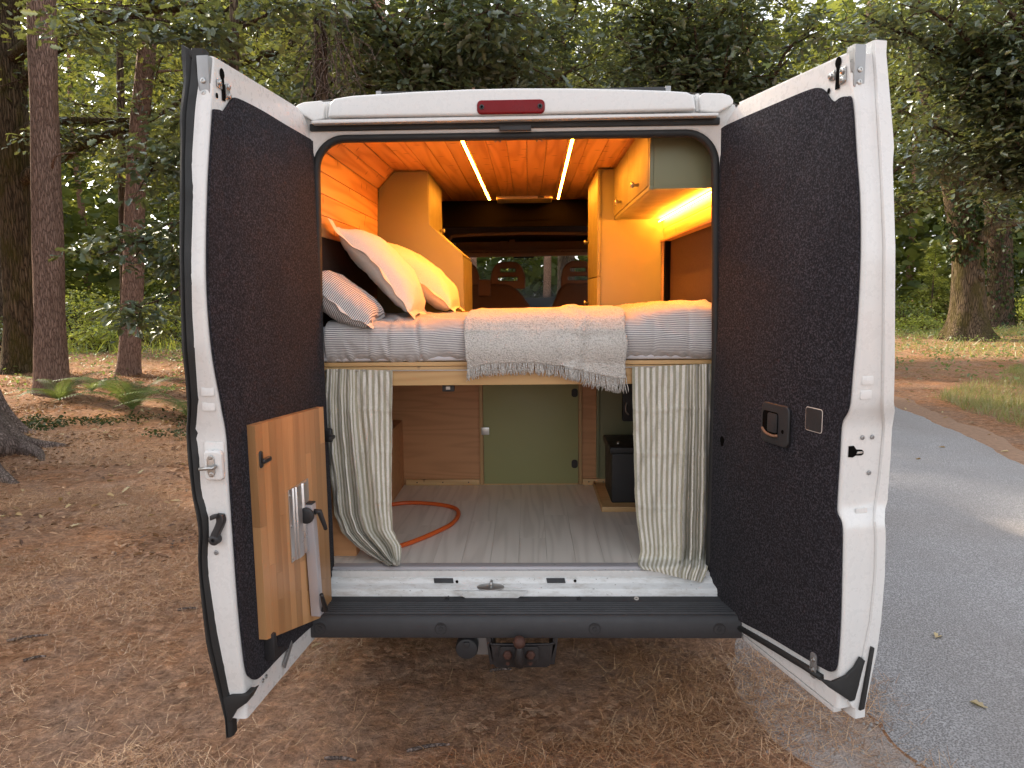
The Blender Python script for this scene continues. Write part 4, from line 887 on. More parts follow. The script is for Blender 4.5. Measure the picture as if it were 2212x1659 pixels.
# ------------------------------------------------------------------ curtains on the wire
def curtain(name, label, Lx, Rx, width, Yc, folds, umap, z_top):
    nt_, ns_ = 90, 120; t = np.linspace(0, 1, nt_); s = np.linspace(0, 1, ns_)
    ly, lx = [p[1] for p in Lx], [p[0] for p in Lx]; ry, rx = [p[1] for p in Rx], [p[0] for p in Rx]
    P = np.zeros((nt_, ns_, 3)); UV = np.zeros((nt_, ns_, 2))
    for i, tt in enumerate(t):
        ya = ly[0]+(ly[-1]-ly[0])*tt; yb = ry[0]+(ry[-1]-ry[0])*tt
        xa, xb = np.interp(ya, ly, lx), np.interp(yb, ry, rx)
        for j, ss in enumerate(s):
            x, y = xa+(xb-xa)*ss, ya+(yb-ya)*ss; dy = folds(ss, tt)
            p = atY(x, y, Yc-dy)
            if p[2] < .586:
                p = atZ(x, y, .586+max(0, dy)*.35); p = p if p[1] > -.030 else atY(x, y, -.034-max(0, dy)*.3)
            P[i, j] = p; UV[i, j] = (umap(ss, tt)*width, tt*.85)
    wr_ = fbm(np.repeat(s[None], nt_, 0)*14, np.repeat(t[:, None], ns_, 1)*9, 4)*.013
    for tc in (.21, .42, .68, .86): wr_ = wr_+.005*np.exp(-((t[:, None]-tc-.01*np.sin(s[None]*7))/.006)**2)
    P[..., 1] -= wr_
    return mesh(name, G().grid(P), MT['curtain'], None, True, label=label, cat='curtain', base=(P[-1].mean(0)[0], Yc, P[-1, :, 2].min()), uv=UV.reshape(-1, 2))
def fold(centers):
    def f(s, t):
        d = 0
        for c0, c1, w_, am0, am1 in centers:
            c = c0+(c1-c0)*t; am = am0+(am1-am0)*t; d += am*math.exp(-((s-c)/w_)**2)
        return d
    return f
fL0 = fold([(.08, .10, .05, .012, .02), (.22, .30, .05, .014, .03), (.33, .52, .06, .012, .034), (.15, .2, .03, -.008, -.02), (.28, .42, .03, -.008, -.03), (.44, .68, .05, -.004, -.026), (.62, .85, .1, 0, .02)])
fL = lambda s, t: 1.5*fL0(s, t)+.004*math.sin(s*95)*math.exp(-t*7)*(1 if s < .47 else .1)
uL = lambda s, t: (lambda g: g*(1-.55*min(1, t*1.2))+s*.55*min(1, t*1.2))(np.interp(s, [0, .44, 1], [0, .62, 1]))
curtain('curtain', 'striped linen curtain at the left, gathered and trailing on the floor', [(705, 797), (702, 860), (704, 920), (711, 1000), (718, 1060), (722, 1110), (740, 1150), (770, 1180), (800, 1200), (838, 1222)],
        [(848, 800), (847, 900), (846, 1000), (847, 1100), (849, 1145), (868, 1180), (864, 1221)], .36, .072, fL, uL, 1.39)
fR0 = fold([(.92, .88, .05, .014, .03), (.80, .74, .04, .016, .03), (.70, .60, .05, .012, .034), (.86, .82, .03, -.01, -.02), (.745, .67, .025, -.01, -.034), (.5, .45, .12, .004, .012), (.2, .2, .15, .0, .006)])
fR = lambda s, t: 1.5*fR0(s, t)+.004*math.sin(s*95)*math.exp(-t*7)*(1 if s > .68 else .1)+.05*max(0, t-.93)/.07*max(0, s-.3)
uR = lambda s, t: (lambda g: g*(1-.5*min(1, t*1.2))+s*.5*min(1, t*1.2))(np.interp(s, [0, .68, 1], [0, .52, 1]))
curtain('curtain', 'striped linen curtain at the right, hanging down over the sill', [(1365, 793), (1366, 860), (1369, 960), (1371, 1060), (1375, 1120), (1381, 1165), (1383, 1190), (1377, 1218), (1386, 1229)],
        [(1536, 786), (1537, 900), (1536, 1000), (1535, 1100), (1533, 1180), (1528, 1230), (1516, 1258)], .38, .072, fR, uR, 1.39)

# ------------------------------------------------------------------ loose things below the bed
hz_ = .5765+.012
hp = [atZ(x, y, hz_) for x, y in ((800, 1100), (858, 1088), (900, 1086), (950, 1090), (983, 1098), (990, 1112), (975, 1132), (940, 1150), (905, 1165), (868, 1178), (820, 1190), (780, 1180))]
mesh('rubber_hose', G().tube(spline(hp, 60), .0105, 10), MT['hose'], None, True, label='orange rubber hose looped on the grey floor below the bed', cat='hose', base=(-.4, .5, .577))
tray = thing('battery_tray', 'low pine tray under the black battery at the right', 'tray', (.62, .75, .577))
A, B = atZ(1305, 1103, .58), atZ(1400, 1103, .58)
mesh('tray_floor', G().box((A[0], A[1], .5775), (.84, 1.25, .595)), MT['rail'], tray, bevel=.002); mesh('tray_lip', G().box((A[0]-.014, A[1]-.014, .5775), (.84, A[1]-.001, .603)), MT['rail'], tray, bevel=.002); mesh('tray_lip', G().box((A[0]-.014, A[1], .5775), (A[0]-.001, 1.25, .603)), MT['rail'], tray, bevel=.002)
bt = thing('leisure_battery', 'black leisure battery standing in the pine tray at the right', 'battery', (.62, .9, .595))
q = atY(1320, 1088, .86)
mesh('battery_case', G().box((q[0], .84, .5955), (.83, 1.16, .86)), MT['plastic'], bt, bevel=.008, seg=3); mesh('battery_lid', G().box((q[0]-.012, .828, .8605), (.84, 1.172, .895)), MT['plastic'], bt, bevel=.008, seg=3)
mesh('terminal', G().disc((q[0]+.04, .90, .895), (0, 0, 1), [(.010, 0), (.008, .016)], 12), MT['steel'], bt, smooth=True)
ch = thing('charger_unit', 'small black charger unit on the partition behind the right curtain', 'charger', (.56, BY, 1.0))
p = at_b(1350, 900); mesh('charger_body', G().box((p[0]-.02, BY-.06, .96), (p[0]+.16, BY-.001, 1.20)), MT['plastic'], ch, bevel=.006); mesh('cable_loop', G().tube(spline([(p[0]+.0, BY-.065, 1.07), (p[0]-.006, BY-.075, 1.05), (p[0]-.004, BY-.075, 1.02), (p[0]+.012, BY-.065, 1.0)], 12), .004, 6), MT['ivory'], ch, True)
sk = thing('power_socket', 'small black power socket fixed under the bed rail at the left', 'socket', (-.3, .09, 1.3))
p0, p1 = atY(955, 831, .13), atY(981, 846, .13)
mesh('socket_body', G().box((p0[0], .13, p1[2]), (p1[0], .16, 1.321)), MT['plastic'], sk, bevel=.003); mesh('socket_face', G().box(((p0[0]+p1[0])/2-.009, .127, p1[2]+.009), ((p0[0]+p1[0])/2+.009, .1295, p1[2]+.022)), MT['ivory'], sk, bevel=.001)

# ------------------------------------------------------------------ cab seats
def slab2d(name, outline, holes, Y, depth, mat, parent, bev=.012):
    """flat shape with holes, extruded along Y and rounded"""
    cu = bpy.data.curves.new(name, 'CURVE'); cu.dimensions = '2D'; cu.fill_mode = 'BOTH'; cu.extrude = depth/2-bev; cu.bevel_depth = bev; cu.bevel_resolution = 2
    for L in [outline]+list(holes):
        sp = cu.splines.new('POLY'); sp.points.add(len(L)-1); sp.use_cyclic_u = True
        for p_, (x, z) in zip(sp.points, L): p_.co = (x, z, 0, 1)
    o = bpy.data.objects.new(name, cu); COL.objects.link(o); dg = bpy.context.evaluated_depsgraph_get(); dg.update()
    me = bpy.data.meshes.new_from_object(o.evaluated_get(dg)); bpy.data.objects.remove(o)
    V = np.array([v.co for v in me.vertices]); V = np.stack([V[:, 0], Y+V[:, 2], V[:, 1]], -1); F_ = [list(p.vertices) for p in me.polygons]
    return mesh(name, (V, F_), mat, parent, True, auto=50)
def seat(cx, label, wide, heads, arm=False):
    t = thing('cab_seat', label, 'seat', (cx, 4.0, .58))
    Z = lambda y: atY(1100, y, 4.0)[2]
    bw = .25 if not wide else .48
    P = spline([(cx-bw, 1.25), (cx-bw*.98, 1.48), (cx-bw*.86, 1.60), (cx-bw*.55, Z(622)), (cx, Z(620)), (cx+bw*.55, Z(622)), (cx+bw*.86, 1.60), (cx+bw*.98, 1.48), (cx+bw, 1.25)], 36)
    slab2d('backrest', [tuple(q) for q in P]+[(cx+bw*.8, .75), (cx-bw*.8, .75)], [], 4.06, .13, MT['cabfab'], t, .03)
    mesh('seat_base', G().box((cx-bw, 4.1, .6), (cx+bw, 4.6, 1.0)), MT['cabfab'], t, bevel=.05, seg=3)
    for hx_ in heads:
        zc = (Z(568)+Z(621))/2; h = Z(568)-Z(621); w_ = .150
        O = spline([(hx_-w_, zc-h/2), (hx_-w_*1.0, zc-h*.05), (hx_-w_*.80, zc+h*.32), (hx_-w_*.45, zc+h*.48), (hx_, zc+h*.5), (hx_+w_*.45, zc+h*.48), (hx_+w_*.80, zc+h*.32), (hx_+w_, zc-h*.05), (hx_+w_, zc-h/2)], 34)
        hole = lambda z0, ww, hh: [(hx_+p_, z0+q_) for p_, q_ in rrect(ww, hh, hh*.42)][::-1]
        slab2d('headrest', [tuple(q) for q in O], [hole(zc+h*.20, w_*1.15, h*.27), hole(zc-h*.15, w_*1.45, h*.28)], 4.05, .075, MT['headrest'], t, .014)
        for s in (-1, 1): mesh('headrest_post', G().tube([(hx_+s*.05, 4.06, Z(626)), (hx_+s*.05, 4.06, zc-h*.45)], .007, 8), MT['steel'], t, True)
    return t
sx_ = lambda x: atY(x, 600, 4.0)[0]
s1 = seat(sx_(1050)-.05, 'brown double passenger seat behind the bed at the left', True, [sx_(1002)-.02, sx_(1097)], True)
mesh('belt_housing', G().box((sx_(1033), 3.97, atY(1045, 640, 4)[2]), (sx_(1060), 4.05, atY(1045, 604, 4)[2])), MT['headrest'], s1, bevel=.015, seg=3)
s2 = seat(sx_(1252), 'brown driver seat at the right of the windscreen gap', False, [sx_(1250)])
# ------------------------------------------------------------------ ground, road, verge
def ground_h(x, y):
    x = np.asarray(x, float); y = np.asarray(y, float); d = np.maximum(0, np.hypot(x, y)-7)
    h = .016*fbm(x*1.3, y*1.3, 5)+.006*fbm(x*6, y*4+2, 3)+np.minimum(d*.02, .5)*fbm(x*.12+9, y*.12, 3)
    rd = (x > 1.2)*(x < 6)*(y < 14)
    return h*np.where(rd > 0, .25, 1.0)
ax1 = np.concatenate([-np.geomspace(160, 9, 26), np.linspace(-8.9, 8.9, 130), np.geomspace(9, 160, 26)])
ay1 = np.concatenate([-np.geomspace(90, 3.2, 16), np.linspace(-3.1, 14, 130), np.geomspace(14.1, 200, 34)])
XX, YY = np.meshgrid(ax1, ay1, indexing='ij')
def groundmat():
    t = NT('forest_floor'); v = t.coord()
    pat = t.noise(v, .9, 5, .6); fine = t.noise(t.coord((1, .55, 1)), 42, 6, .75); gr = t.noise(v, 160, 3, .7); pat2 = t.noise(v, 4.2, 4, .6)
    dirt = t.mix(gr, (.25, .155, .108), (.45, .30, .218)); ndl = t.mix(fine, (.22, .094, .046), (.66, .33, .165))
    wv = t.new('ShaderNodeVectorMath', operation='MULTIPLY_ADD', i_0=t.noise(v, 14, 3, .6, out='Color'), i_1=(.12, .12, .12), i_2=v).outputs[0]
    lit = t.new('ShaderNodeSeparateColor', i_0=t.vor(wv, 26, out='Color')).outputs[0]
    lcol = t.ramp(lit, [(0, (.075, .040, .026)), (.35, (.20, .105, .062)), (.7, (.36, .205, .125)), (1, (.56, .37, .25))])
    ndl = t.mix(t.maprange(t.noise(v, 1.7, 4), .38, .6, .15, .65), ndl, lcol)
    f = t.math('ADD', t.math('MULTIPLY', pat, .55), t.math('MULTIPLY', pat2, .45))
    col = t.mix(t.maprange(f, .36, .60, 0, 1), dirt, ndl)
    sx = t.new('ShaderNodeSeparateXYZ', i_0=v)
    far = t.maprange(sx.outputs[1], 11, 26, 0, 1)
    col = t.mix(t.math('MULTIPLY', far, t.maprange(pat2, .42, .6, 0, 1)), col, (.075, .085, .022))
    mott = t.maprange(t.math('ADD', t.math('MULTIPLY', t.noise(t.coord((1, 1.6, 1)), 11, 6, .78), .6), t.math('MULTIPLY', t.noise(v, 34, 4, .75), .4)), .38, .62, .72, 2.0)
    col = t.mix(1.0, col, t.new('ShaderNodeCombineColor', i_0=mott, i_1=mott, i_2=mott).outputs[0], 'MULTIPLY')
    t.set(Base_Color=col, Roughness=.95); t.b.inputs['Specular IOR Level'].default_value = .1
    t.bump(t.math('ADD', t.math('ADD', fine, t.math('MULTIPLY', gr, .5)), mott), 1.0, .03); return t.m
mesh('forest_ground', G().grid(np.stack([XX, YY, ground_h(XX, YY)], -1)), groundmat(), None, True, kind='structure')
def asphalt():
    t = NT('asphalt'); v = t.coord(); g1 = t.vor(v, 130); g2 = t.noise(v, 260, 3, .7); g3 = t.noise(v, .7, 5); g4 = t.noise(v, 60, 3)
    c = t.ramp(t.math('ADD', t.math('MULTIPLY', g1, .6), t.math('MULTIPLY', g2, .5)), [(.28, (.11, .107, .107)), (.5, (.255, .246, .249)), (.72, (.41, .396, .40))])
    c = t.mix(t.maprange(g3, .4, .7, 0, .35), c, (.20, .165, .14))
    t.set(Base_Color=c, Roughness=.85); t.bump(t.math('ADD', g1, g4), .8, .008); return t.m
def road_l(Y): return 1.42+.10*fbm(np.asarray(Y)*1.9, np.full(np.shape(Y), 3.3), 5)+.05*fbm(np.asarray(Y)*11, np.full(np.shape(Y), 1.3), 3)-.0075*np.maximum(0, np.asarray(Y)-13)**2
def road_r(Y):
    Y = np.asarray(Y, float); return np.interp(Y, [-20, 0, 4.1, 8.2, 11, 16, 24], [4.6, 4.65, 4.9, 5.62, 5.75, 5.2, 3.8])+.12*fbm(Y*1.2, Y*0+8, 4)-.0075*np.maximum(0, Y-22)**2
Ys = np.concatenate([np.linspace(-14, -3, 40), np.linspace(-2.95, 14, 420), np.linspace(14.1, 46, 140)])
rows = []
for Y in Ys:
    a, b = float(road_l(Y)), float(road_r(Y)); xs_ = np.linspace(a, b, 14); rows.append([(x, Y, float(ground_h(x, Y))+.012+.02*math.sin(math.pi*k/13)-(.014 if k in (0, 13) else 0)) for k, x in enumerate(xs_)])
mesh('road', G().grid(rows), asphalt(), None, True, kind='structure')
# sandy shoulder between needles and asphalt
def shoulder():
    t = NT('gravelly_shoulder'); v = t.coord(); g1 = t.vor(v, 95); n = t.noise(v, 30, 5, .7); p = t.noise(v, 2.2, 4)
    c = t.mix(n, (.24, .20, .18), (.46, .405, .375)); c = t.mix(t.maprange(p, .48, .68, 0, .7), c, (.30, .18, .11))
    t.set(Base_Color=c, Roughness=.95); t.bump(t.math('ADD', g1, n), .8, .012); return t.m
SHO = shoulder(); SHR = plain('needle_strewn_shoulder', (.25, .150, .095), .95, 0, .9, 60, .5, 18)
for nm, f0, f1 in (('road_shoulder', lambda Y: road_l(Y)-.42-.22*fbm(np.asarray(Y)*1.4, np.asarray(Y)*0+1, 4), lambda Y: road_l(Y)+.05), ('road_shoulder', lambda Y: road_r(Y)-.05, lambda Y: road_r(Y)+.32+.2*fbm(np.asarray(Y)*1.1, np.asarray(Y)*0+5, 4))):
    rows = []
    for Y in Ys[::2]:
        a, b = float(f0(Y)), float(f1(Y)); rows.append([(x, Y, float(ground_h(x, Y))+(.006 if 0 < k < 5 else -.004)) for k, x in enumerate(np.linspace(a, b, 6))])
    mesh(nm, G().grid(rows), SHO if f0(0.) < 2 else SHR, None, True, kind='structure')

# ------------------------------------------------------------------ fast bulk meshes of leaves, needles, blades
def bulk(name, V, faces_per, nv, mat, parent=None, kind=None, label=None, cat=None, base=(0, 0, 0), smooth=False):
    """V: (N, nv, 3) world coordinates; faces_per: index lists into one item"""
    N = len(V); off = WL[parent.name] if parent is not None else np.array(base, float)
    me = bpy.data.meshes.new(name); me.vertices.add(N*nv); me.vertices.foreach_set('co', (V-off).astype(np.float32).ravel())
    tot = np.array([len(f) for f in faces_per]); idx = np.concatenate([np.array(f) for f in faces_per])
    L = (idx[None]+np.arange(N)[:, None]*nv).ravel().astype(np.int32); lt = np.tile(tot, N).astype(np.int32)
    me.loops.add(len(L)); me.loops.foreach_set('vertex_index', L)
    me.polygons.add(len(lt)); me.polygons.foreach_set('loop_start', np.concatenate([[0], np.cumsum(lt)[:-1]]).astype(np.int32)); me.polygons.foreach_set('loop_total', lt)
    if smooth: me.polygons.foreach_set('use_smooth', np.ones(len(lt), bool))
    me.update(calc_edges=True); me.materials.append(mat)
    return tag(link(name, me, parent, base), label, cat, None, kind)
_half = [(.20, .17), (.32, .10), (.48, .26), (.60, .15), (.78, .23)]
OAK_T = np.array([(0, 0, 0), (1, 0, -.06)]+[(x, y, .25*y) for x, y in _half]+[(x, -y, .25*y) for x, y in _half]); OAK_F = [[0, 2, 3, 4, 5, 6, 1][::-1], [0, 7, 8, 9, 10, 11, 1]]
LF_T = np.array([(0, 0, 0), (.35, .26, .06), (.75, .2, .04), (1, 0, -.05), (.75, -.2, .04), (.35, -.26, .06)]); LF_F = [[0, 3, 2, 1], [0, 5, 4, 3]]
ND_T = np.array([(0, .012, 0), (0, -.012, 0), (1, -.006, 0), (1, .006, 0)]); ND_F = [[0, 1, 2, 3]]
def place(pos, size, T, tilt=.5, droop=.25, up=(0, 0, 1), dirs=None):
    N = len(pos); yaw = rng.random(N)*2*math.pi
    d = np.stack([np.cos(yaw), np.sin(yaw), rng.normal(-droop, .3, N)], -1) if dirs is None else dirs+rng.normal(0, .35, (N, 3))
    d /= np.linalg.norm(d, axis=1)[:, None]; n = np.array(up)+rng.normal(0, tilt, (N, 3)); n -= d*(n*d).sum(1)[:, None]; n /= np.linalg.norm(n, axis=1)[:, None]
    w_ = np.cross(n, d); s = np.broadcast_to(size, (N,))[:, None, None]*(rng.uniform(.7, 1.25, N)[:, None, None])
    return pos[:, None]+s*(d[:, None]*T[None, :, 0:1]+w_[:, None]*T[None, :, 1:2]+n[:, None]*T[None, :, 2:3])
def sprays(C, per, rx, rz, size, T, tilt=.45, droop=.3):
    """flat sprays of leaves about the cluster centres C"""
    C = np.repeat(np.asarray(C, float), per, 0); N = len(C); a = rng.random(N)*2*math.pi; r = np.sqrt(rng.random(N))*rx
    off = np.stack([r*np.cos(a), r*np.sin(a), rng.normal(0, rz, N)-.25*r*r/rx], -1); dirs = np.stack([np.cos(a), np.sin(a), np.full(N, -droop)], -1)
    return place(C+off, size, T, tilt, droop, dirs=dirs)
BK = {'pine': bark('pine_bark', (.115, .072, .058), (.30, .195, .152), (.43, .30, .245), 6, 36, .014), 'oak': bark('oak_bark', (.029, .022, .014), (.126, .090, .059), (.207, .153, .099), 2.6, 24, .03, .55),
      'pink': bark('scots_pine_bark', (0.195, 0.090, 0.060), (0.510, 0.285, 0.188), (0.690, 0.435, 0.315), 7, 38, .014), 'dark': bark('dark_bark', (0.030, 0.021, 0.017), (0.128, 0.087, 0.063), (0.195, 0.143, 0.105), 3, 20, .03, .25),
      'root': bark('root_bark', (.10, .075, .066), (.23, .172, .150), (.36, .285, .25), 9, 34, .02, .1)}
LM = {'oak': leafmat('oak_leaf', [(.046, .072, .034), (.078, .113, .046), (.108, .143, .053), (.15, .162, .046)], .38, .12),
      'oaklit': leafmat('sunlit_oak_leaf', [(0.065, 0.123, 0.026), (0.123, 0.189, 0.032), (0.217, 0.268, 0.041), (0.304, 0.319, 0.051)], .48, .06),  # oak leaf with sunlight put into its colour
      'mid': leafmat('beech_leaf', [(.045, .068, .024), (.078, .106, .034), (.125, .148, .042), (.19, .195, .05)], .42, .06),
      'bright': leafmat('sunlit_shrub_leaf', [(0.150, 0.226, 0.044), (0.270, 0.346, 0.067), (0.406, 0.466, 0.106), (0.540, 0.540, 0.127)], .5, .04),  # colour brightened to stand in for sun on the shrubs
      'far': leafmat('far_leaf', [(0.060, 0.093, 0.030), (0.112, 0.158, 0.045), (0.180, 0.225, 0.063), (0.270, 0.285, 0.090)], .45, .03),
      'needle': leafmat('pine_needle', [(.018, .036, .018), (.03, .055, .024), (.045, .07, .03)], .2, .08),
      'ivy': leafmat('ivy_leaf', [(.022, .040, .012), (.042, .066, .018), (.08, .10, .028)], .25, .02),
      'fern': leafmat('fern_frond', [(0.108, 0.168, 0.054), (0.168, 0.240, 0.072), (0.240, 0.300, 0.096)], .45, .05),
      'flake': leafmat('litter_flake', [(.07, .034, .020), (.20, .095, .052), (.38, .20, .11), (.60, .36, .21)], .1, .03),
      'litter': leafmat('fallen_leaf', [(0.208, 0.111, 0.046), (0.390, 0.221, 0.091), (0.572, 0.403, 0.195), (0.650, 0.546, 0.338)], .15, .05),
      'straw': leafmat('fallen_needle', [(.17, .070, .032), (.42, .20, .092), (.64, .35, .175), (.84, .56, .33)], .1, .06),
      'grass': leafmat('verge_grass', [(0.130, 0.169, 0.039), (0.221, 0.247, 0.065), (0.351, 0.325, 0.117), (0.468, 0.403, 0.182)], .4, .05), 'orange': leafmat('autumn_leaf', [(0.390, 0.169, 0.026), (0.546, 0.286, 0.052)], .5, .05)}
def curve3(p0, d0, length, n=9, wob=.12, grav=0.0):
    P = [np.array(p0, float)]; d = np.array(d0, float); d /= np.linalg.norm(d)
    for i in range(n-1): d = d+rng.normal(0, wob, 3)+np.array((0, 0, grav)); d /= np.linalg.norm(d); P.append(P[-1]+d*length/(n-1))
    return np.array(P)
def trunk_geo(path, r0, r1, n=22, flare=.5, lump=.07, m=44, seed=0.):
    P = spline(path, m); t = np.linspace(0, 1, m); h = np.concatenate([[0], np.cumsum(np.linalg.norm(np.diff(P, axis=0), axis=1))])
    rad = r0+(r1-r0)*t; rad = rad*(1+flare*np.exp(-h/(r0*1.1)))
    T = np.gradient(P, axis=0); T /= np.linalg.norm(T, axis=1)[:, None]; a = np.array((1., 0, 0)); V = []
    for i in range(m):
        a = a-T[i]*(a@T[i]); a /= np.linalg.norm(a); b = np.cross(T[i], a)
        for k in range(n):
            th = 2*math.pi*k/n; lob = 1+lump*2*vnoise(np.array(3*math.cos(th)+seed+5), np.array(h[i]*1.2+3*math.sin(th)))+.30*flare*math.exp(-h[i]/(r0*.8))*math.sin(5*th+seed)
            V.append(P[i]+rad[i]*lob*(a*math.cos(th)+b*math.sin(th)))
    return V, [[i*n+k, i*n+(k+1) % n, (i+1)*n+(k+1) % n, (i+1)*n+k] for i in range(m-1) for k in range(n)]+[list(range((m-1)*n, m*n))], P
def crown(t, limbs, dens, mat, T, F_, size, per=14, rx=.36, rz=.07, spread=.75, twig='dark', start=.25, droop=.3, name='crown', zspread=.5):
    """leaf sprays and twigs spread round the given limbs"""
    C = []; g = G()
    for P in limbs:
        L = np.linalg.norm(np.diff(P, axis=0), axis=1).sum(); k = max(1, int(L*dens/4.5)); Q = spline(P, 40)
        for u in start+(1-start)*rng.random(k):
            i = int(u*38); p = Q[i]; d = Q[i+1]-Q[i]; d = d/(np.linalg.norm(d)+1e-9)*.5+rng.normal(0, 1, 3)*np.array((1, 1, zspread*.8)); S = curve3(p, d, spread*rng.uniform(1.1, 2.2), 6, .22, -.03)
            g.tube(S, np.linspace(.016, .005, 6)*(1+spread*.5), 5, False)
            for j in (1, 2, 3, 4, 5):
                if rng.random() < .9: c = S[j]+rng.normal(0, .14+.06*spread, 3)*np.array((1, 1, .6)); c[2] = max(c[2], .35); C.append(c)
    V = sprays(C, per, rx, rz, size, T, .45, droop)
    bulk(name, V, F_, len(T), mat, t); mesh('twigs', g, BK[twig], t, True, kind='stuff')
def tree(name, label, cat, path, r0, r1, barkm, limbs=(), limb_r=.08, group=None, flare=.5, n=22, seed=0.):
    b = path[0]; t = thing(name, label, cat, (float(b[0]), float(b[1]), 0.0), group)
    V, F_, P = trunk_geo(path, r0, r1, n, flare, seed=seed); mesh('trunk', (V, F_), BK[barkm], t, True)
    for L in limbs:
        m = len(L); Q = spline(L, 22); rr = np.linspace(limb_r, limb_r*.22, 22)*(1+.08*rng.normal(0, 1, 22)); mesh('limb', G().tube(Q, rr, 10), BK[barkm], t, True)
    return t
def base(px, py): p = atZ(px, py, 0.0); p[2] = float(ground_h(p[0], p[1]))-.05; return p
def ppath(b, px, ztop, extra=()): 
    """trunk line through photograph points at the base's distance, carried on up to ztop"""
    L = [b]+[atY(x, y, b[1]) for x, y in px]; d = L[-1]-L[-2]; d /= np.linalg.norm(d); L.append(L[-1]+d*(ztop-L[-1][2])/max(.3, d[2])); return np.array(L)

# ---- pines at the left
def pine_top(t, P, n=26, z0=7.5, size=.16, reach=2.2):
    C = []; g = G(); top = P[-1]
    for i in range(n):
        k = rng.random(); p = P[int((.55+.45*k)*(len(P)-1))]
        if p[2] < z0: continue
        a = rng.random()*6.28; L = curve3(p, (math.cos(a), math.sin(a), .12), reach*(1.15-k*.6)*rng.uniform(.7, 1.2), 6, .12); g.tube(L, np.linspace(.05, .012, 6), 5, False)
        for q in L[2:]: C += [q+rng.normal(0, .28, 3) for _ in range(4)]
    if C:
        C = np.array(C); D = np.repeat(C, 26, 0); bulk('crown', place(D+rng.normal(0, .10, D.shape), size*1.25, ND_T*np.array((1, 3.2, 1)), .9, -.3), ND_F, 4, LM['needle'], t); mesh('branches', g, BK['pine'], t, True, kind='stuff')
b1 = base(112, 852); P1 = ppath(b1, [(108, 700), (100, 400), (89, 0)], 15)
t = tree('pine_tree', 'tall straight pine with grey-brown bark, nearest trunk at the left', 'tree', P1, .265, .19, 'pine', group='pines among the oaks', flare=.22, n=28, seed=1); pine_top(t, spline(P1, 60), 30)
mesh('dead_stub', G().tube(spline([atY(113, 362, b1[1]-.25), atY(118, 340, b1[1]-.45), atY(136, 332, b1[1]-.5), atY(163, 330, b1[1]-.5)], 14), np.linspace(.022, .012, 14), 7), BK['pine'], t, True)
b2 = base(278, 814); P2 = ppath(b2, [(280, 760), (288, 600), (291, 450), (303, 250), (318, 90), (322, 0)], 14)
mid = atY(318, 35, b2[1])
L2 = np.array([mid, atY(345, 35, b2[1]-.1), atY(390, 18, b2[1]-.3), atY(440, -30, b2[1]-.4), atY(480, -120, b2[1])])
t = tree('pine_tree', 'slimmer flaky pine with an upswept side limb, behind the ferns', 'tree', P2, .225, .15, 'pine', [L2], .095, 'pines among the oaks', .25, 26, 2); pine_top(t, spline(P2, 60), 26)
for pts in ([(338, 140), (350, 125), (372, 118)], [(340, 155), (365, 153), (392, 152)]): mesh('dead_stub', G().tube(spline([atY(x, y, b2[1]-.15) for x, y in pts], 8), np.linspace(.035, .015, 8), 6), BK['pine'], t, True)
# young thin trunk
b3 = base(268, 775); P3 = ppath(b3, [(268, 600), (262, 300), (258, 60)], 13); t = tree('young_tree', 'thin dark young trunk between the two left pines', 'tree', P3, .12, .07, 'dark', seed=3)
lm = [curve3(P3[-2]+np.array((0, 0, k)), (math.cos(a), math.sin(a), .4), 3.0, 7, .15) for k, a in ((0, 1), (1.5, 3), (3, 5), (2, 2.2))]; crown(t, lm, 7, LM['oaklit'], LF_T, LF_F, .13)
# dark oak with long level limbs
b0 = base(52, 806); Y0 = b0[1]; P0 = ppath(b0, [(46, 640), (32, 430), (28, 250), (14, 60)], 12)
bl = lambda *q: np.array([atY(x, y, Y0-dy) for x, y, dy in q])
limbs0 = [bl((40, 395, 0), (110, 350, .3), (190, 305, .6), (250, 285, .8), (330, 255, .8), (420, 200, .6)), bl((30, 300, 0), (100, 265, .5), (200, 262, .8), (290, 258, .8)), bl((30, 200, 0), (60, 165, 0), (95, 130, .2), (160, 90, .3)), bl((430, 160, -.5), (520, 130, 0), (600, 110, .4), (660, 80, .5)),
          bl((20, 130, 0), (120, 60, 1), (260, 30, 2), (420, 20, 2.5), (560, 60, 2.5)), bl((20, 60, 0), (-80, -60, 0), (-200, -200, 0)), bl((20, 40, 0), (140, -120, .5), (300, -240, 1), (480, -300, 1))]
t = tree('oak_tree', 'dark mossy oak at the left edge with long level limbs', 'tree', P0, .37, .24, 'oak', limbs0, .16, flare=.5, seed=4)
crown(t, [limbs0[0], limbs0[1], limbs0[4], limbs0[6], limbs0[3], limbs0[5]], 9, LM['oak'], OAK_T, OAK_F, .15, 13, .42, .08, .62)
crown(t, [limbs0[4], limbs0[2], limbs0[0]+np.array((0, 1, .5)), limbs0[3]], 11, LM['mid'], OAK_T, OAK_F, .15, 13, .45, .1, .9, name='crown')
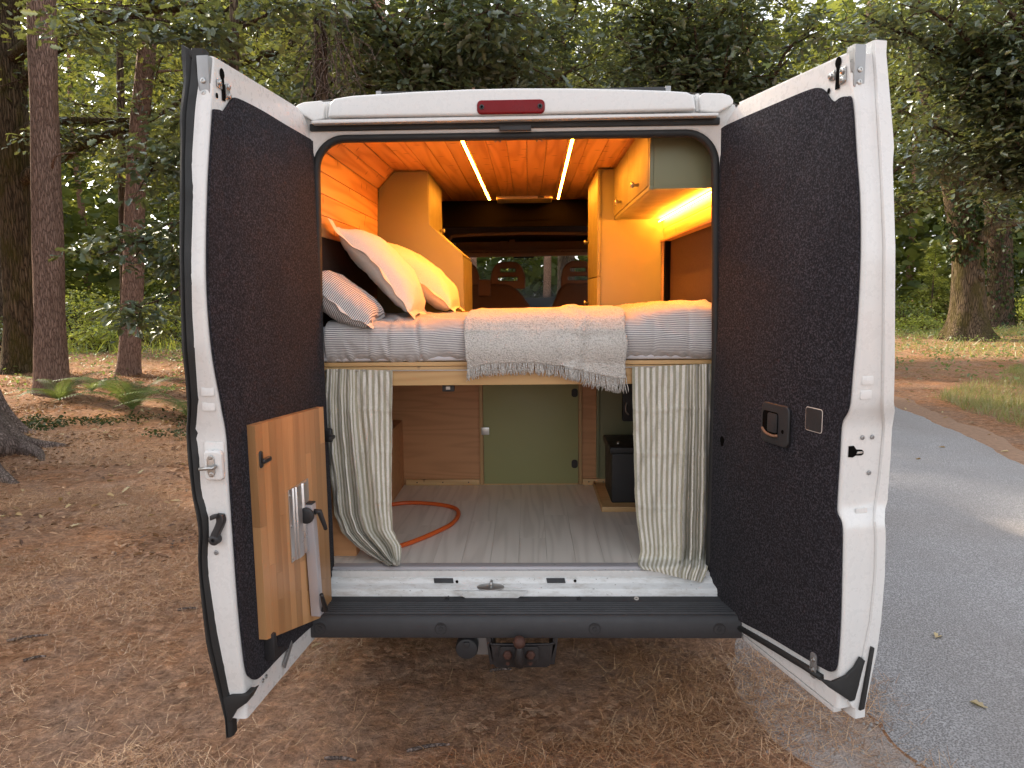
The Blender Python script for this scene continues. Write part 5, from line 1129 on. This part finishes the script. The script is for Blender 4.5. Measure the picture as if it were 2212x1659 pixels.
# far left trunk and leaning root
bF = base(8, 712); bF[:] = (*atZ(6, 745)[:2], -.05); P = ppath(bF, [(8, 560), (2, 300), (-6, 100)], 13); t = tree('distant_tree', 'dark trunk half cut off by the left picture edge', 'tree', P, .40, .30, 'dark', seed=5)
lm = [curve3(P[-2]+np.array((0, 0, k)), (math.cos(a), math.sin(a), .5), 4, 7, .15) for k, a in ((0, 0), (2, 1.5), (3, 4.5), (1, 3))]; crown(t, lm, 6, LM['oaklit'], LF_T, LF_F, .16)
rt = base(-75, 945); P = np.array([rt, rt+(-.02, .05, .6), rt+(-.1, .1, 2.5), rt+(-.25, .1, 6), rt+(-.3, .2, 11)]); t = tree('pine_tree', 'pine just out of frame whose spreading roots reach in at the left', 'tree', P, .36, .22, 'root', group='pines among the oaks', flare=.9, n=30, seed=6); pine_top(t, spline(P, 60), 34, 6.5, .17, 2.6)
def rootpx(L, r): return G().tube(spline([atZ(x, y, z) for x, y, z in L], 26), spline(np.array([(q, 0, 0) for q in r]), 26)[:, 0], 12)
mesh('root', rootpx([(-60, 870, .35), (-8, 925, .18), (30, 950, .07), (75, 962, .03), (120, 964, .01), (165, 966, -.03)], [.22, .17, .11, .075, .05, .02]), BK['root'], t, True)
mesh('root', rootpx([(-50, 920, .25), (-5, 960, .12), (40, 968, .05), (80, 978, .03), (92, 995, .0)], [.2, .15, .10, .06, .025]), BK['root'], t, True)
mesh('root', rootpx([(-60, 960, .15), (-15, 1015, .06), (15, 1035, .02), (40, 1048, -.02)], [.12, .08, .05, .02]), BK['root'], t, True)

# ---- overhanging oak behind the left door, big near leaves
bS = np.array((-4.6, 8.6, -.05)); P = np.array([bS, bS+(.05, 0, 1.5), bS+(-.05, .1, 3.5), bS+(.1, .2, 6.2), bS+(.0, .3, 8.5)])
Ys_ = 8.4; bs = lambda *q: np.array([atY(x, y, Ys_-dy) for x, y, dy in q])
limbsS = [bs((520, 380, 0), (450, 430, .2), (400, 470, .4), (330, 515, .6), (250, 530, .6)), bs((520, 300, 0), (430, 330, .3), (350, 350, .5), (280, 360, .6)), bs((520, 540, 0), (420, 600, .3), (340, 650, .5), (270, 660, .6)),
          bs((520, 180, 0), (430, 230, .2), (380, 270, .4)), bs((520, 100, 0), (420, 60, .3), (280, 40, .5), (170, 90, .5)), bs((520, 60, 0), (600, 20, .2), (660, -20, .2)), bs((520, 480, 0), (440, 520, .2), (370, 570, .3))]
t = tree('young_oak', 'young oak behind the left door, leafy branches reaching over the pines', 'tree', P, .12, .05, 'dark', limbsS, .032, seed=7)
crown(t, limbsS, 11, LM['oak'], OAK_T, OAK_F, .165, 14, .30, .06, .34, start=.05, zspread=.55)
crown(t, limbsS, 14, LM['oak'], OAK_T, OAK_F, .165, 14, .30, .06, .30, start=.15, zspread=.55)

# ---- canopy oaks standing behind the van
def canopy(name, label, bx, by, h, targets, mat, size, dens, per=14, r0=.3, spread=.6, seed=0, T=OAK_T, F_=OAK_F, barkm='dark', rx=.42, fork=.5):
    b_ = np.array((bx, by, float(ground_h(bx, by))-.05)); P = np.array([b_, b_+(.05, .05, h*.3), b_+(-.1, .0, h*.65), b_+(.1, .1, h)])
    L = []
    for tx, ty, tz in targets:
        p = spline(P, 30)[int(29*min(.95, max(.3, tz/h*.75)))]; q = np.array((tx, ty, tz)); m_ = (p+q)/2+np.array((0, 0, .35))+rng.normal(0, .25, 3); L.append(spline([p, p*.7+q*.3+np.array((0, 0, .35)), m_, q*.75+p*.25+np.array((0, 0, .15)), q], 9))
    t = tree(name, label, 'tree', P, r0, r0*.5, barkm, L, .085, seed=seed); crown(t, L, dens, mat, T, F_, size, per, rx, .08, spread, start=.15); return t
def tg(px, Y): return tuple(atY(px[0], px[1], Y))
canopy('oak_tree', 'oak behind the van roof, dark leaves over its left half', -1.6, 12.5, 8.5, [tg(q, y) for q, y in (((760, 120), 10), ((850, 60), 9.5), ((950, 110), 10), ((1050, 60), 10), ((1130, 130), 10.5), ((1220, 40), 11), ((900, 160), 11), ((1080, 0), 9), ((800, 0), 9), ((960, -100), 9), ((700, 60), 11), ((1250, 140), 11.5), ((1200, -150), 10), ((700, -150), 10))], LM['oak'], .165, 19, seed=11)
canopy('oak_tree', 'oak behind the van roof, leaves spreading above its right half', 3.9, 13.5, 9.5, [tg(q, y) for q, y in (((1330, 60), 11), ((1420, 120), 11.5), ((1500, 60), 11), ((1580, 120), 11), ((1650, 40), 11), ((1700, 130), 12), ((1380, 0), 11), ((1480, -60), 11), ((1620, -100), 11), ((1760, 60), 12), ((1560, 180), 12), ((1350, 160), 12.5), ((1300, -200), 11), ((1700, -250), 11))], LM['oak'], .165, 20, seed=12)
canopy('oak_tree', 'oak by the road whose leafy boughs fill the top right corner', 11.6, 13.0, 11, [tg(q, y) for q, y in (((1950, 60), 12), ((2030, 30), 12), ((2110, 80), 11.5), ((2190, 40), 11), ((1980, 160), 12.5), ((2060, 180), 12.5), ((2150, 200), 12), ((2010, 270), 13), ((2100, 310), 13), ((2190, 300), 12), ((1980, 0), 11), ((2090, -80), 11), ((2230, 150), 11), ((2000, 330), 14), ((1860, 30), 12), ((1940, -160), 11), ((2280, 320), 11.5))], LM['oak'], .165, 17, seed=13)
canopy('beech_tree', 'lighter green tree filling gaps behind the canopy oaks', 1.2, 20, 13, [tg(q, y) for q, y in (((850, 100), 19), ((1000, 130), 19), ((1130, 60), 19), ((1300, 100), 19), ((1420, 40), 19), ((700, 140), 19), ((1550, 120), 20), ((620, 60), 19), ((900, -80), 18), ((1250, -120), 18))], LM['mid'], .21, 13, 15, seed=14, spread=1.1, rx=.6)
canopy('beech_tree', 'sunlit pale tree standing beyond the road at the right', 13.5, 27, 13, [tg(q, y) for q, y in (((1960, 250), 25), ((2060, 120), 25), ((2160, 250), 25), ((1980, 400), 26), ((2190, 380), 25), ((2120, 30), 25), ((1930, 80), 24), ((2000, -50), 24), ((1760, 100), 25))], LM['mid'], .22, 12, 16, seed=15, spread=1.5, rx=.7)
canopy('beech_tree', 'sunlit pale tree in the clearing behind the left pines', -9.5, 24, 12, [tg(q, y) for q, y in (((170, 80), 22), ((260, 200), 22), ((360, 90), 22), ((440, 180), 22), ((530, 60), 22), ((620, 150), 22), ((200, 330), 23), ((380, 300), 23), ((100, 200), 22), ((560, 230), 22))], LM['mid'], .22, 11, 16, seed=16, spread=1.4, rx=.7)
# twiggy dead pine crown
bT = np.array(atY(690, 100, 9.6)); bT[2] = -.05; P = np.array([bT, bT+(0, 0, 4), bT+(.05, 0, 8), bT+(.05, 0, 12)])
t = tree('dead_pine', 'pine with a tangle of bare dead twigs above the left door hinge', 'tree', P, .12, .085, 'dark', seed=17)
g = G()
for i in range(130):
    p = np.array(atY(random.gauss(715, 35), random.uniform(-80, 215), 9.3+random.uniform(-.6, .4))); L = curve3(p, (random.gauss(.1, .6), random.gauss(0, .5), -random.uniform(.2, 1.4)), random.uniform(.4, 1.1), 7, .30, -.06); g.tube(L, np.linspace(.008, .003, 7), 4, False)
for x0, x1 in ((675, 730), (680, 770), (690, 745), (684, 700)): g.tube(spline([atY(x0, -40, 9.5), atY((x0+x1)/2, 40+random.random()*40, 9.2), atY(x1, 130+random.random()*60, 9.0)], 14), np.linspace(.022, .008, 14), 6, False)
mesh('dead_twigs', g, BK['root'], t, True, kind='stuff')
# pale pine stems seen through the leaves
for px, rr, lab in ((812, .12, 'pinkish pine stem left of centre above the roof'), (958, .10, 'pinkish pine stem near the middle above the roof'), (1006, .19, 'pinkish pine stem right behind the middle leaves')):
    Yp = {812: 12.0, 958: 12.4}.get(px, 18); q = np.array(atY(px, 100, Yp)); q[2] = -.05; P = np.array([q, q+(0, 0, 4), q+(.1, 0, 8), q+(-.05, 0, 12), q+(.05, .1, 17)])
    t = tree('pine_tree', lab, 'tree', P, rr*1.2, rr*.8, 'pink', group='pines among the oaks', seed=px*.01); pine_top(t, spline(P, 60), 20, 11)

# ---- ivy-clad oaks by the road at the right
def ivy(t, P, r, z0, z1, N):
    Q = spline(P, 80); k = rng.integers(0, 80, N*3); Q = Q[k]; ok = (Q[:, 2] > z0) & (Q[:, 2] < z1); Q = Q[ok][:N]; a = rng.random(len(Q))*6.28; keep = vnoise(np.cos(a)*2+7, Q[:, 2]*1.1) > -.12; Q = Q[keep]; a = a[keep]
    pos = Q+np.stack([np.cos(a)*r, np.sin(a)*r, rng.normal(0, .15, len(a))], -1)*rng.uniform(1.0, 1.22, len(a))[:, None]*np.array((1, 1, 1)); V = place(pos, .13, LF_T*np.array((1, 1.5, 1)), .5, .6, dirs=np.stack([np.cos(a)*.4, np.sin(a)*.4, -np.ones(len(a))*.8], -1)); bulk('ivy', V, LF_F, 6, LM['ivy'], t)
r1 = base(2088, 738); Yr = r1[1]; Pr = ppath(r1, [(2090, 640), (2088, 540), (2070, 430)], 7.2)
rl_ = lambda *q: np.array([atY(x, y, Yr-dy) for x, y, dy in q])
Lr = [rl_((2070, 470, 0), (2095, 400, .3), (2130, 330, .3), (2140, 240, 0), (2150, 120, 0)), rl_((2065, 430, 0), (2020, 330, 0), (2000, 220, .5), (1960, 100, .5)), rl_((2112, 520, .4), (2150, 490, .5), (2230, 480, .6)), rl_((2080, 380, 0), (2060, 200, .5), (2080, 60, .5))]
t = tree('oak_tree', 'stout ivy-clad oak beside the road, burr on its right side', 'tree', Pr, .50, .36, 'oak', Lr, .24, flare=.75, n=28, seed=21); ivy(t, Pr, .46, 2.6, 7, 1500)
crown(t, Lr, 9, LM['oak'], LF_T, LF_F, .19, 14, .6, .12, 1.2)
q = atY(2117, 598, Yr-.3); mesh('burr', G().disc(q, (1, -.3, .2), [(.05, -.2), (.19, -.1), (.22, 0), (.15, .10), (.05, .14)], 14), BK['oak'], t, True)
r2 = np.array((*atZ(2158, 712)[:2], -.05)); Pr2 = ppath(r2, [(2160, 560), (2150, 400), (2168, 200)], 13); t = tree('oak_tree', 'second ivy-clad trunk, straighter, right behind the stout oak', 'tree', Pr2, .50, .36, 'dark', flare=.3, seed=22); ivy(t, Pr2, .52, .1, 9, 1600)
lm = [curve3(Pr2[-2]+np.array((0, 0, k)), (math.cos(a), math.sin(a), .4), 5, 7, .15) for k, a in ((-2, 0), (0, 1.5), (2, 4.5), (1, 3))]; crown(t, lm, 6, LM['oak'], LF_T, LF_F, .22, 14, .7, .15, 1.3)

# ---- trees added to shade the parking place, most out of frame at the left
for i, (tx, ty, h, lab) in enumerate(((-11.5, 5.0, 13, 'shade oak out of frame at the left, nearest the van'), (-14.5, 9.0, 15, 'shade oak out of frame behind the left-edge oak'), (-15.5, 3.5, 12, 'shade oak out of frame, far left'), (-19.5, 12.5, 14, 'tall shade oak out of frame, far left behind'), (-10.5, 1.0, 9, 'shade oak out of frame beside the camera'), (-21, 7.5, 16, 'outermost tall shade oak out of frame at the left'), (-5.2, 15.5, 15, 'tall shade oak added behind the left door'))):
    tr_ = [(tx+r_*math.cos(a), ty+r_*math.sin(a), z_) for z_ in (h*.42, h*.62, h*.85) for a in rng.random(6)*6.28 for r_ in (rng.uniform(1.6, 3.2),)]
    canopy('oak_tree', lab, tx, ty, h, tr_, LM['oak'], .36, 5.0, 13, .28, 1.0, 30+i, LF_T, LF_F, rx=.8)
# ---- shrubs
def shrub(label, cx, cy, rx, rz, n, mat, size, group='shrubs in the clearing', name='shrub'):
    z = float(ground_h(cx, cy)); t = thing(name, label, 'shrub', (cx, cy, z), group); g = G(); C = []
    for i in range(n):
        a = rng.random()*6.28; r = math.sqrt(rng.random())*rx; h = rz*(.25+.75*rng.random())*(1-.45*(r/rx)**2); c = np.array((cx+r*math.cos(a), cy+r*math.sin(a), z+h)); C.append(c)
        if i % 3 == 0: g.tube([(cx+.1*math.cos(a), cy+.1*math.sin(a), z-.05), ((cx*.5+c[0]*.5), (cy*.5+c[1]*.5), z+h*.6), c], [.025, .015, .006], 5, False)
    bulk('foliage', sprays(C, 15, rx*.16+.16, .10, size, LF_T), LF_F, 6, mat, t); mesh('stems', g, BK['dark'], t, True, kind='stuff')
def G0(px, py): p = atZ(px, py); return float(p[0]), float(p[1])
for i, (px, py, rx, rz, m, sz, lab) in enumerate(((175, 752, 1.3, 2.2, 'bright', .13, 'bright green shrub left of the slim pine'), (240, 738, 1.8, 2.0, 'oaklit', .13, 'dense olive shrub behind the slim pine'), (410, 748, 1.4, 1.9, 'oaklit', .13, 'dense olive shrub touching the left door edge'), (95, 742, 1.6, 1.7, 'mid', .13, 'dull shrub behind the nearest pine'), (20, 760, 1.3, 1.2, 'mid', .12, 'low dull shrub at the left picture edge'), (220, 765, .8, .9, 'bright', .12, 'low yellow-green seedling patch between the pines'), (340, 745, 1.5, 1.9, 'bright', .13, 'sunlit shrub just left of the left door'), (30, 735, 1.4, 1.8, 'oaklit', .14, 'green shrub behind the dark oak'), (150, 712, 2.4, 3.2, 'bright', .16, 'tall pale thicket far behind the nearest pine'), (300, 710, 2.6, 3.4, 'bright', .16, 'tall pale thicket far behind the slim pine'), (390, 716, 2.2, 3.0, 'oaklit', .16, 'dull green thicket beside the left door edge'),
        (1950, 705, 1.6, 1.8, 'oaklit', .14, 'low shrub just right of the right door'), (2020, 690, 2.2, 2.4, 'far', .16, 'pale shrub left of the stout oak'), (2150, 690, 2.4, 2.2, 'far', .16, 'pale shrub between the two ivy-clad trunks'), (2210, 705, 2.0, 1.5, 'bright', .15, 'yellowish shrub at the right picture edge'), (1985, 712, 1.0, .8, 'bright', .13, 'low bright bracken patch left of the stout oak'))):
    cx, cy = G0(px, py); shrub(lab, cx, cy, rx, rz, int(50+26*rx), LM[m], sz)
for i, (px, py) in enumerate(((60, 690), (210, 688), (400, 690), (700, 690), (1250, 684), (1120, 682), (1900, 684), (2100, 680), (980, 690), (1500, 685))):
    cx, cy = G0(px, py); shrub(('wide background thicket, number counted from the left', 'x')[1] and ['wide thicket far behind the left-edge oak', 'wide thicket far behind between the pines', 'wide thicket far behind the left door', 'wide thicket far behind the dead-twig pine', 'thicket seen low in the windscreen beside the driver seat', 'thicket seen in the middle of the windscreen', 'wide thicket far behind the right door', 'wide thicket far behind the ivy-clad trunks', 'thicket seen at the left end of the windscreen', 'wide thicket far behind the wardrobe side'][i], cx, cy, 4.5, 4.5, 190, LM[('bright', 'far', 'oaklit')[i % 3]], .24, 'far thickets', 'thicket')
# thin little fir in the clearing at the right
fx, fy = G0(2010, 700); t = thing('small_fir', 'thin pale young conifer in the clearing left of the stout oak', 'tree', (fx, fy, 0)); mesh('trunk', G().tube([(fx, fy, -.05), (fx, fy, 2), (fx+.05, fy, 4.2)], [.05, .035, .01], 8), BK['dark'], t, True)
C = np.array([(fx+math.cos(a)*r*k, fy+math.sin(a)*r*k, z-.15*k) for z in np.arange(.5, 4.2, .3) for a in rng.random(7)*6.28 for r in ((4.4-z)*.42,) for k in (.3, .6, .9)]); bulk('crown', place(np.repeat(C, 12, 0)+rng.normal(0, .08, (len(C)*12, 3)), .18, ND_T*np.array((1, 3, 1)), .6, .2), ND_F, 4, LM['bright'], t)

# ---- distant trees: ring of single trunks with crowns, and the far wood as one mass
k = 0
for px, Y, h in ((-250, 30, 14), (90, 36, 16), (190, 42, 17), (300, 34, 16), (430, 40, 17), (520, 30, 15), (640, 36, 17), (780, 42, 18), (1180, 38, 16), (1420, 36, 17), (1600, 40, 18), (1800, 37, 16), (1960, 44, 18), (2060, 48, 18), (2230, 38, 17), (2400, 30, 15)):
    q = np.array(atY(px, 640, Y)); q[2] = float(ground_h(q[0], q[1]))-.1; P = np.array([q, q+(.1, 0, h*.35), q+(-.1, 0, h*.7), q+(.1, 0, h)])
    t = tree('background_tree', f"tall background tree, {('first second third fourth fifth sixth seventh eighth ninth tenth eleventh twelfth thirteenth fourteenth fifteenth sixteenth').split()[k]} from the left in the row behind", 'tree', P, .24, .12, ('pink', 'dark')[k % 2], group='background trees', n=12, seed=k*1.7)
    Q = spline(P, 30); lm = [curve3(Q[int(29*(.25+.72*rng.random()))], (math.cos(a), math.sin(a), .3), 3.8, 6, .2) for a in rng.random(15)*6.28]; crown(t, lm, 4.2, LM[('mid', 'far')[k % 2]], LF_T, LF_F, .30, 16, .9, .2, 1.1); k += 1
N = 14000; a = rng.uniform(-1.25, 1.25, N); rr = rng.uniform(40, 56, N); x, y = rr*np.sin(a), rr*np.cos(a); k_ = np.abs(x-road_l(np.full(N, 40.))) > -1; z = 7.5*rng.random(N)
bulk('far_undergrowth', place(np.stack([x, y, z], -1), .8, LF_T*np.array((1, 1.4, 1)), .8, .2), LF_F, 6, LM['far'], None, 'stuff', 'distant undergrowth below the far woodland', None)
N = 44000; a = rng.uniform(-1.25, 1.25, N); rr = rng.uniform(50, 80, N); x, y = rr*np.sin(a), rr*np.cos(a); zt = 24+8*fbm(a*9, a*0+2, 4); z = zt*rng.random(N)**.8
bulk('far_woodland', place(np.stack([x, y, z], -1), 1.15, LF_T*np.array((1, 1.4, 1)), .8, .2), LF_F, 6, LM['far'], None, 'stuff', 'distant hazy woodland closing off the view behind everything', None)

# ---- ferns
def fern(label, px, py, n, L, group='ferns under the pines'):
    cx, cy = G0(px, py); z = float(ground_h(cx, cy)); t = thing('fern', label, 'fern', (cx, cy, z), group)
    for i in range(n):
        a = 2*math.pi*i/n+random.uniform(-.3, .3); ln = L*random.uniform(.75, 1.15); el = random.uniform(.65, 1.15); V = []; m = 34
        st = np.array([(cx+math.cos(a)*ln*(k*.45+.60*k*k)*math.cos(el*.6), cy+math.sin(a)*ln*(k*.45+.60*k*k)*math.cos(el*.6), z+ln*(math.sin(el)*k*1.05-.55*k**2.4)) for k in np.linspace(.02, 1, m)])
        T = np.gradient(st, axis=0); T /= np.linalg.norm(T, axis=1)[:, None]; side = np.cross(T, (0, 0, 1.)); side /= np.linalg.norm(side, axis=1)[:, None]+1e-9
        for j in range(2, m):
            k = j/m; w_ = ln*.22*math.sin(math.pi*min(1, k*.9+.12))**.8*(1.05-k*.55)
            for s in (-1, 1):
                d = side[j]*s*.9+T[j]*.45+np.array((0, 0, -.18)); d /= np.linalg.norm(d); p = st[j]; q = np.cross(d, side[j]*0+T[j]); u = T[j]*ln*.0062
                V.append([p-u, p+d*w_*.5-u*1.1+np.array((0, 0, .01)), p+d*w_, p+d*w_*.5+u*1.1+np.array((0, 0, .01)), p+u])
        bulk('frond', np.array(V), [[0, 1, 2, 3, 4]], 5, LM['fern'], t, 'stuff'); mesh('stalk', G().tube(st, np.linspace(.006, .002, m), 4, False), LM['fern'], t, True)
fern('large green fern in front of the slim pine', 286, 890, 10, 1.15); fern('fern at the foot of the nearest pine', 130, 870, 8, 1.0); fern('fern half hidden by the left door edge', 418, 908, 8, 1.0); fern('small yellowing fern left of the nearest pine', 95, 838, 7, .55); fern('small fern between the pines', 200, 850, 7, .5)

# ---- litter: needles, leaves, low plants, grass
def scatter(n, x0, x1, y0, y1, dens=lambda x, y: 1.0):
    x, y = rng.uniform(x0, x1, n), rng.uniform(y0, y1, n); k = rng.random(n) < dens(x, y); return x[k], y[k]
def inview(x, y, pad=.3): return (np.abs(x-CAM_LOC[0]) < (y+2.8)*.74+pad) & (y > -1.0)
clump = lambda x, y: np.clip(.22+2.6*(fbm(x*1.1+4, y*1.6, 4)+.10), .08, 1)*(x < road_l(y)-.05+.3*rng.random(len(x)))
x, y = scatter(640000, -7, 1.7, -.75, 6.5, lambda x, y: clump(x, y)*np.clip(1.1-.09*y, .3, 1)*inview(x, y)); N = len(x)
bulk('pine_needle_litter', place(np.stack([x, y, ground_h(x, y)+rng.uniform(.003, .022, N)], -1), .070, ND_T*np.array((1, 1.15, 1)), .10, -.02), ND_F, 4, LM['straw'], None, 'stuff', 'dry orange pine needles strewn over the ground', None)
x, y = scatter(60000, -14, 1.5, 6.0, 17, lambda x, y: np.clip(.3+2*fbm(x, y, 3), .1, 1)*inview(x, y)); N = len(x)
bulk('pine_needle_litter', place(np.stack([x, y, ground_h(x, y)+rng.uniform(.004, .02, N)], -1), .16, ND_T*np.array((1, 1.2, 1)), .12, -.03), ND_F, 4, LM['straw'], None, 'stuff', 'dry needles lying farther off under the pines', None)
x, y = scatter(16000, 4.5, 16, 3.5, 20, lambda x, y: (x > road_r(y)+.05)*np.clip(.4+2*fbm(x, y, 3), .1, 1)*inview(x, y)); N = len(x)
bulk('pine_needle_litter', place(np.stack([x, y, ground_h(x, y)+rng.uniform(.004, .02, N)], -1), .12, ND_T*np.array((1, 1.1, 1)), .12, -.03), ND_F, 4, LM['straw'], None, 'stuff', 'dry needles along the far road edge', None)
x, y = scatter(22000, -13, 18, -.7, 22, lambda x, y: np.where((x > road_l(y)-.1) & (x < road_r(y)), .03, np.clip(.35+1.6*fbm(x*.8, y*.8+3, 3), .06, 1)*np.where(y < 2.5, .10, 1))*inview(x, y)); N = len(x)
bulk('fallen_leaves', place(np.stack([x, y, ground_h(x, y)+rng.uniform(.008, .025, N)], -1), .075, OAK_T*np.array((1, 1, 1.8)), .22, -.05), OAK_F, 12, LM['litter'], None, 'stuff', 'brown and yellow fallen leaves scattered on the forest floor', None)
x, y = scatter(7000, -15, 22, 6, 26, lambda x, y: np.where((x > road_l(y)-.5) & (x < road_r(y)+2.2-.0*y), 0, np.clip((y-7+5*fbm(x*.5, y*.5, 3))*.05, 0, 1))*inview(x, y)); N = len(x)
bulk('ground_cover', sprays(np.stack([x, y, ground_h(x, y)+rng.uniform(.04, .22, N)], -1), 7, .16, .05, .085, LF_T), LF_F, 6, LM['fern'], None, 'stuff', 'low green plants covering the woodland floor', None)
x, y = scatter(2600, -8, -3.4, 5.2, 7.6, lambda x, y: np.clip(.5+2*fbm(x*1.2, y*1.2, 3)-np.abs(y-6.5)*.4, 0, 1)); N = len(x)
bulk('ground_cover', sprays(np.stack([x, y, ground_h(x, y)+rng.uniform(.01, .06, N)], -1), 5, .09, .02, .05, LF_T), LF_F, 6, LM['ivy'], None, 'stuff', 'dark creeping plants round the ferns', None)
x, y = scatter(60000, 5.0, 12, 4.6, 12.5, lambda x, y: np.clip(1.6*(fbm(x*.9, y*.9, 3)+.15), .03, 1)*(x > road_r(y)+.75+.3*fbm(x*2, y*2, 2))*(y < x*1.05+1.6)*inview(x, y)); N = len(x)
bulk('verge_grass', place(np.stack([x, y, ground_h(x, y)], -1), .14, ND_T*np.array((1, 2.4, 1))[None]*1.0 if False else ND_T*np.array((1, 2.2, 1)), .3, 0, dirs=np.stack([rng.normal(0, .5, N), rng.normal(0, .5, N), np.ones(N)], -1)), ND_F, 4, LM['grass'], None, 'stuff', 'tufty grass on the verge beyond the road', None)
x, y = scatter(16000, 8, 30, 15, 32, lambda x, y: np.clip(1.4*(fbm(x*.5, y*.5, 3)+.35), 0, 1)*(x > road_r(y)+3)*inview(x, y)); N = len(x)
bulk('clearing_grass', place(np.stack([x, y, ground_h(x, y)], -1), .22, ND_T*np.array((1, 3, 1)), .3, 0, dirs=np.stack([rng.normal(0, .5, N), rng.normal(0, .5, N), np.ones(N)], -1)), ND_F, 4, LM['grass'], None, 'stuff', 'yellow-green grass below the ivy-clad oaks', None)
x, y = scatter(9000, -30, -4, 17, 34, lambda x, y: np.clip(1.4*(fbm(x*.5, y*.5, 3)+.35), 0, 1)*inview(x, y)); N = len(x)
bulk('clearing_grass', place(np.stack([x, y, ground_h(x, y)], -1), .40, ND_T*np.array((1, 3, 1)), .3, 0, dirs=np.stack([rng.normal(0, .5, N), rng.normal(0, .5, N), np.ones(N)], -1)), ND_F, 4, LM['bright'], None, 'stuff', 'bright grass of the clearing behind the left pines', None)
x, y = scatter(24000, .9, 2.3, -.75, 4, lambda x, y: np.exp(-((x-road_l(y)+.12)/.16)**2)*inview(x, y)); N = len(x)
PEB = np.array([(0, 0, .6), (.5, 0, 0), (0, .5, 0), (-.5, 0, 0), (0, -.5, 0)]); V = np.stack([x, y, ground_h(x, y)+.006], -1)[:, None]+PEB[None]*(rng.gamma(2.0, .0028, N)[:, None, None]+.002)*rng.uniform(.7, 1.3, (N, 1, 3))
tg_ = plain('road_grit', (.30, .27, .25), .9, 0, 0, 200, .4, 120); bulk('road_grit', V, [[0, 1, 2], [0, 2, 3], [0, 3, 4], [0, 4, 1]], 5, tg_, None, 'stuff', 'loose grit along the crumbling asphalt edge', None)
x, y = scatter(60000, -11, 1.5, 1.5, 13, lambda x, y: np.clip(.35+1.8*fbm(x*.9+2, y*.9, 3), .08, 1)*(x < road_l(y)-.2)*inview(x, y)); N = len(x)
bulk('litter_flakes', place(np.stack([x, y, ground_h(x, y)+rng.uniform(.003, .02, N)], -1), .055, LF_T*np.array((1, .8, 1.5)), .25, -.03), LF_F, 6, LM['flake'], None, 'stuff', 'small brown bark and leaf flakes littering the ground', None)
# sticks one can pick out
for px, py, ln, a, lab in ((925, 1619, .16, .25, 'short brown stick lying nearest below the tow bar'), (75, 1425, .09, .5, 'stubby twig on the needles at the left'), (405, 1318, .10, .2, 'dark twig on the needles left of the left door'), (60, 1380, .18, .35, 'longer pale twig at the left edge'), (735, 1640, .12, -.1, 'pale straw lying low left of centre'), (1082, 1452, .10, .15, 'pale splinter just below the bumper')):
    x, y = G0(px, py); z = float(ground_h(x, y))+.008; d = np.array((math.cos(a), math.sin(a), 0))*ln/2
    mesh('stick', G().tube(spline([np.array((x, y, z))-d, np.array((x, y, z+.004))+d*.1+np.array((0, .004, 0)), np.array((x, y, z))+d], 9), np.array([.006, .007, .007, .0065, .007, .006, .006, .005, .004]), 7), BK['root'], None, True, label=lab, cat='stick', group='sticks on the forest floor', base=(x, y, z))
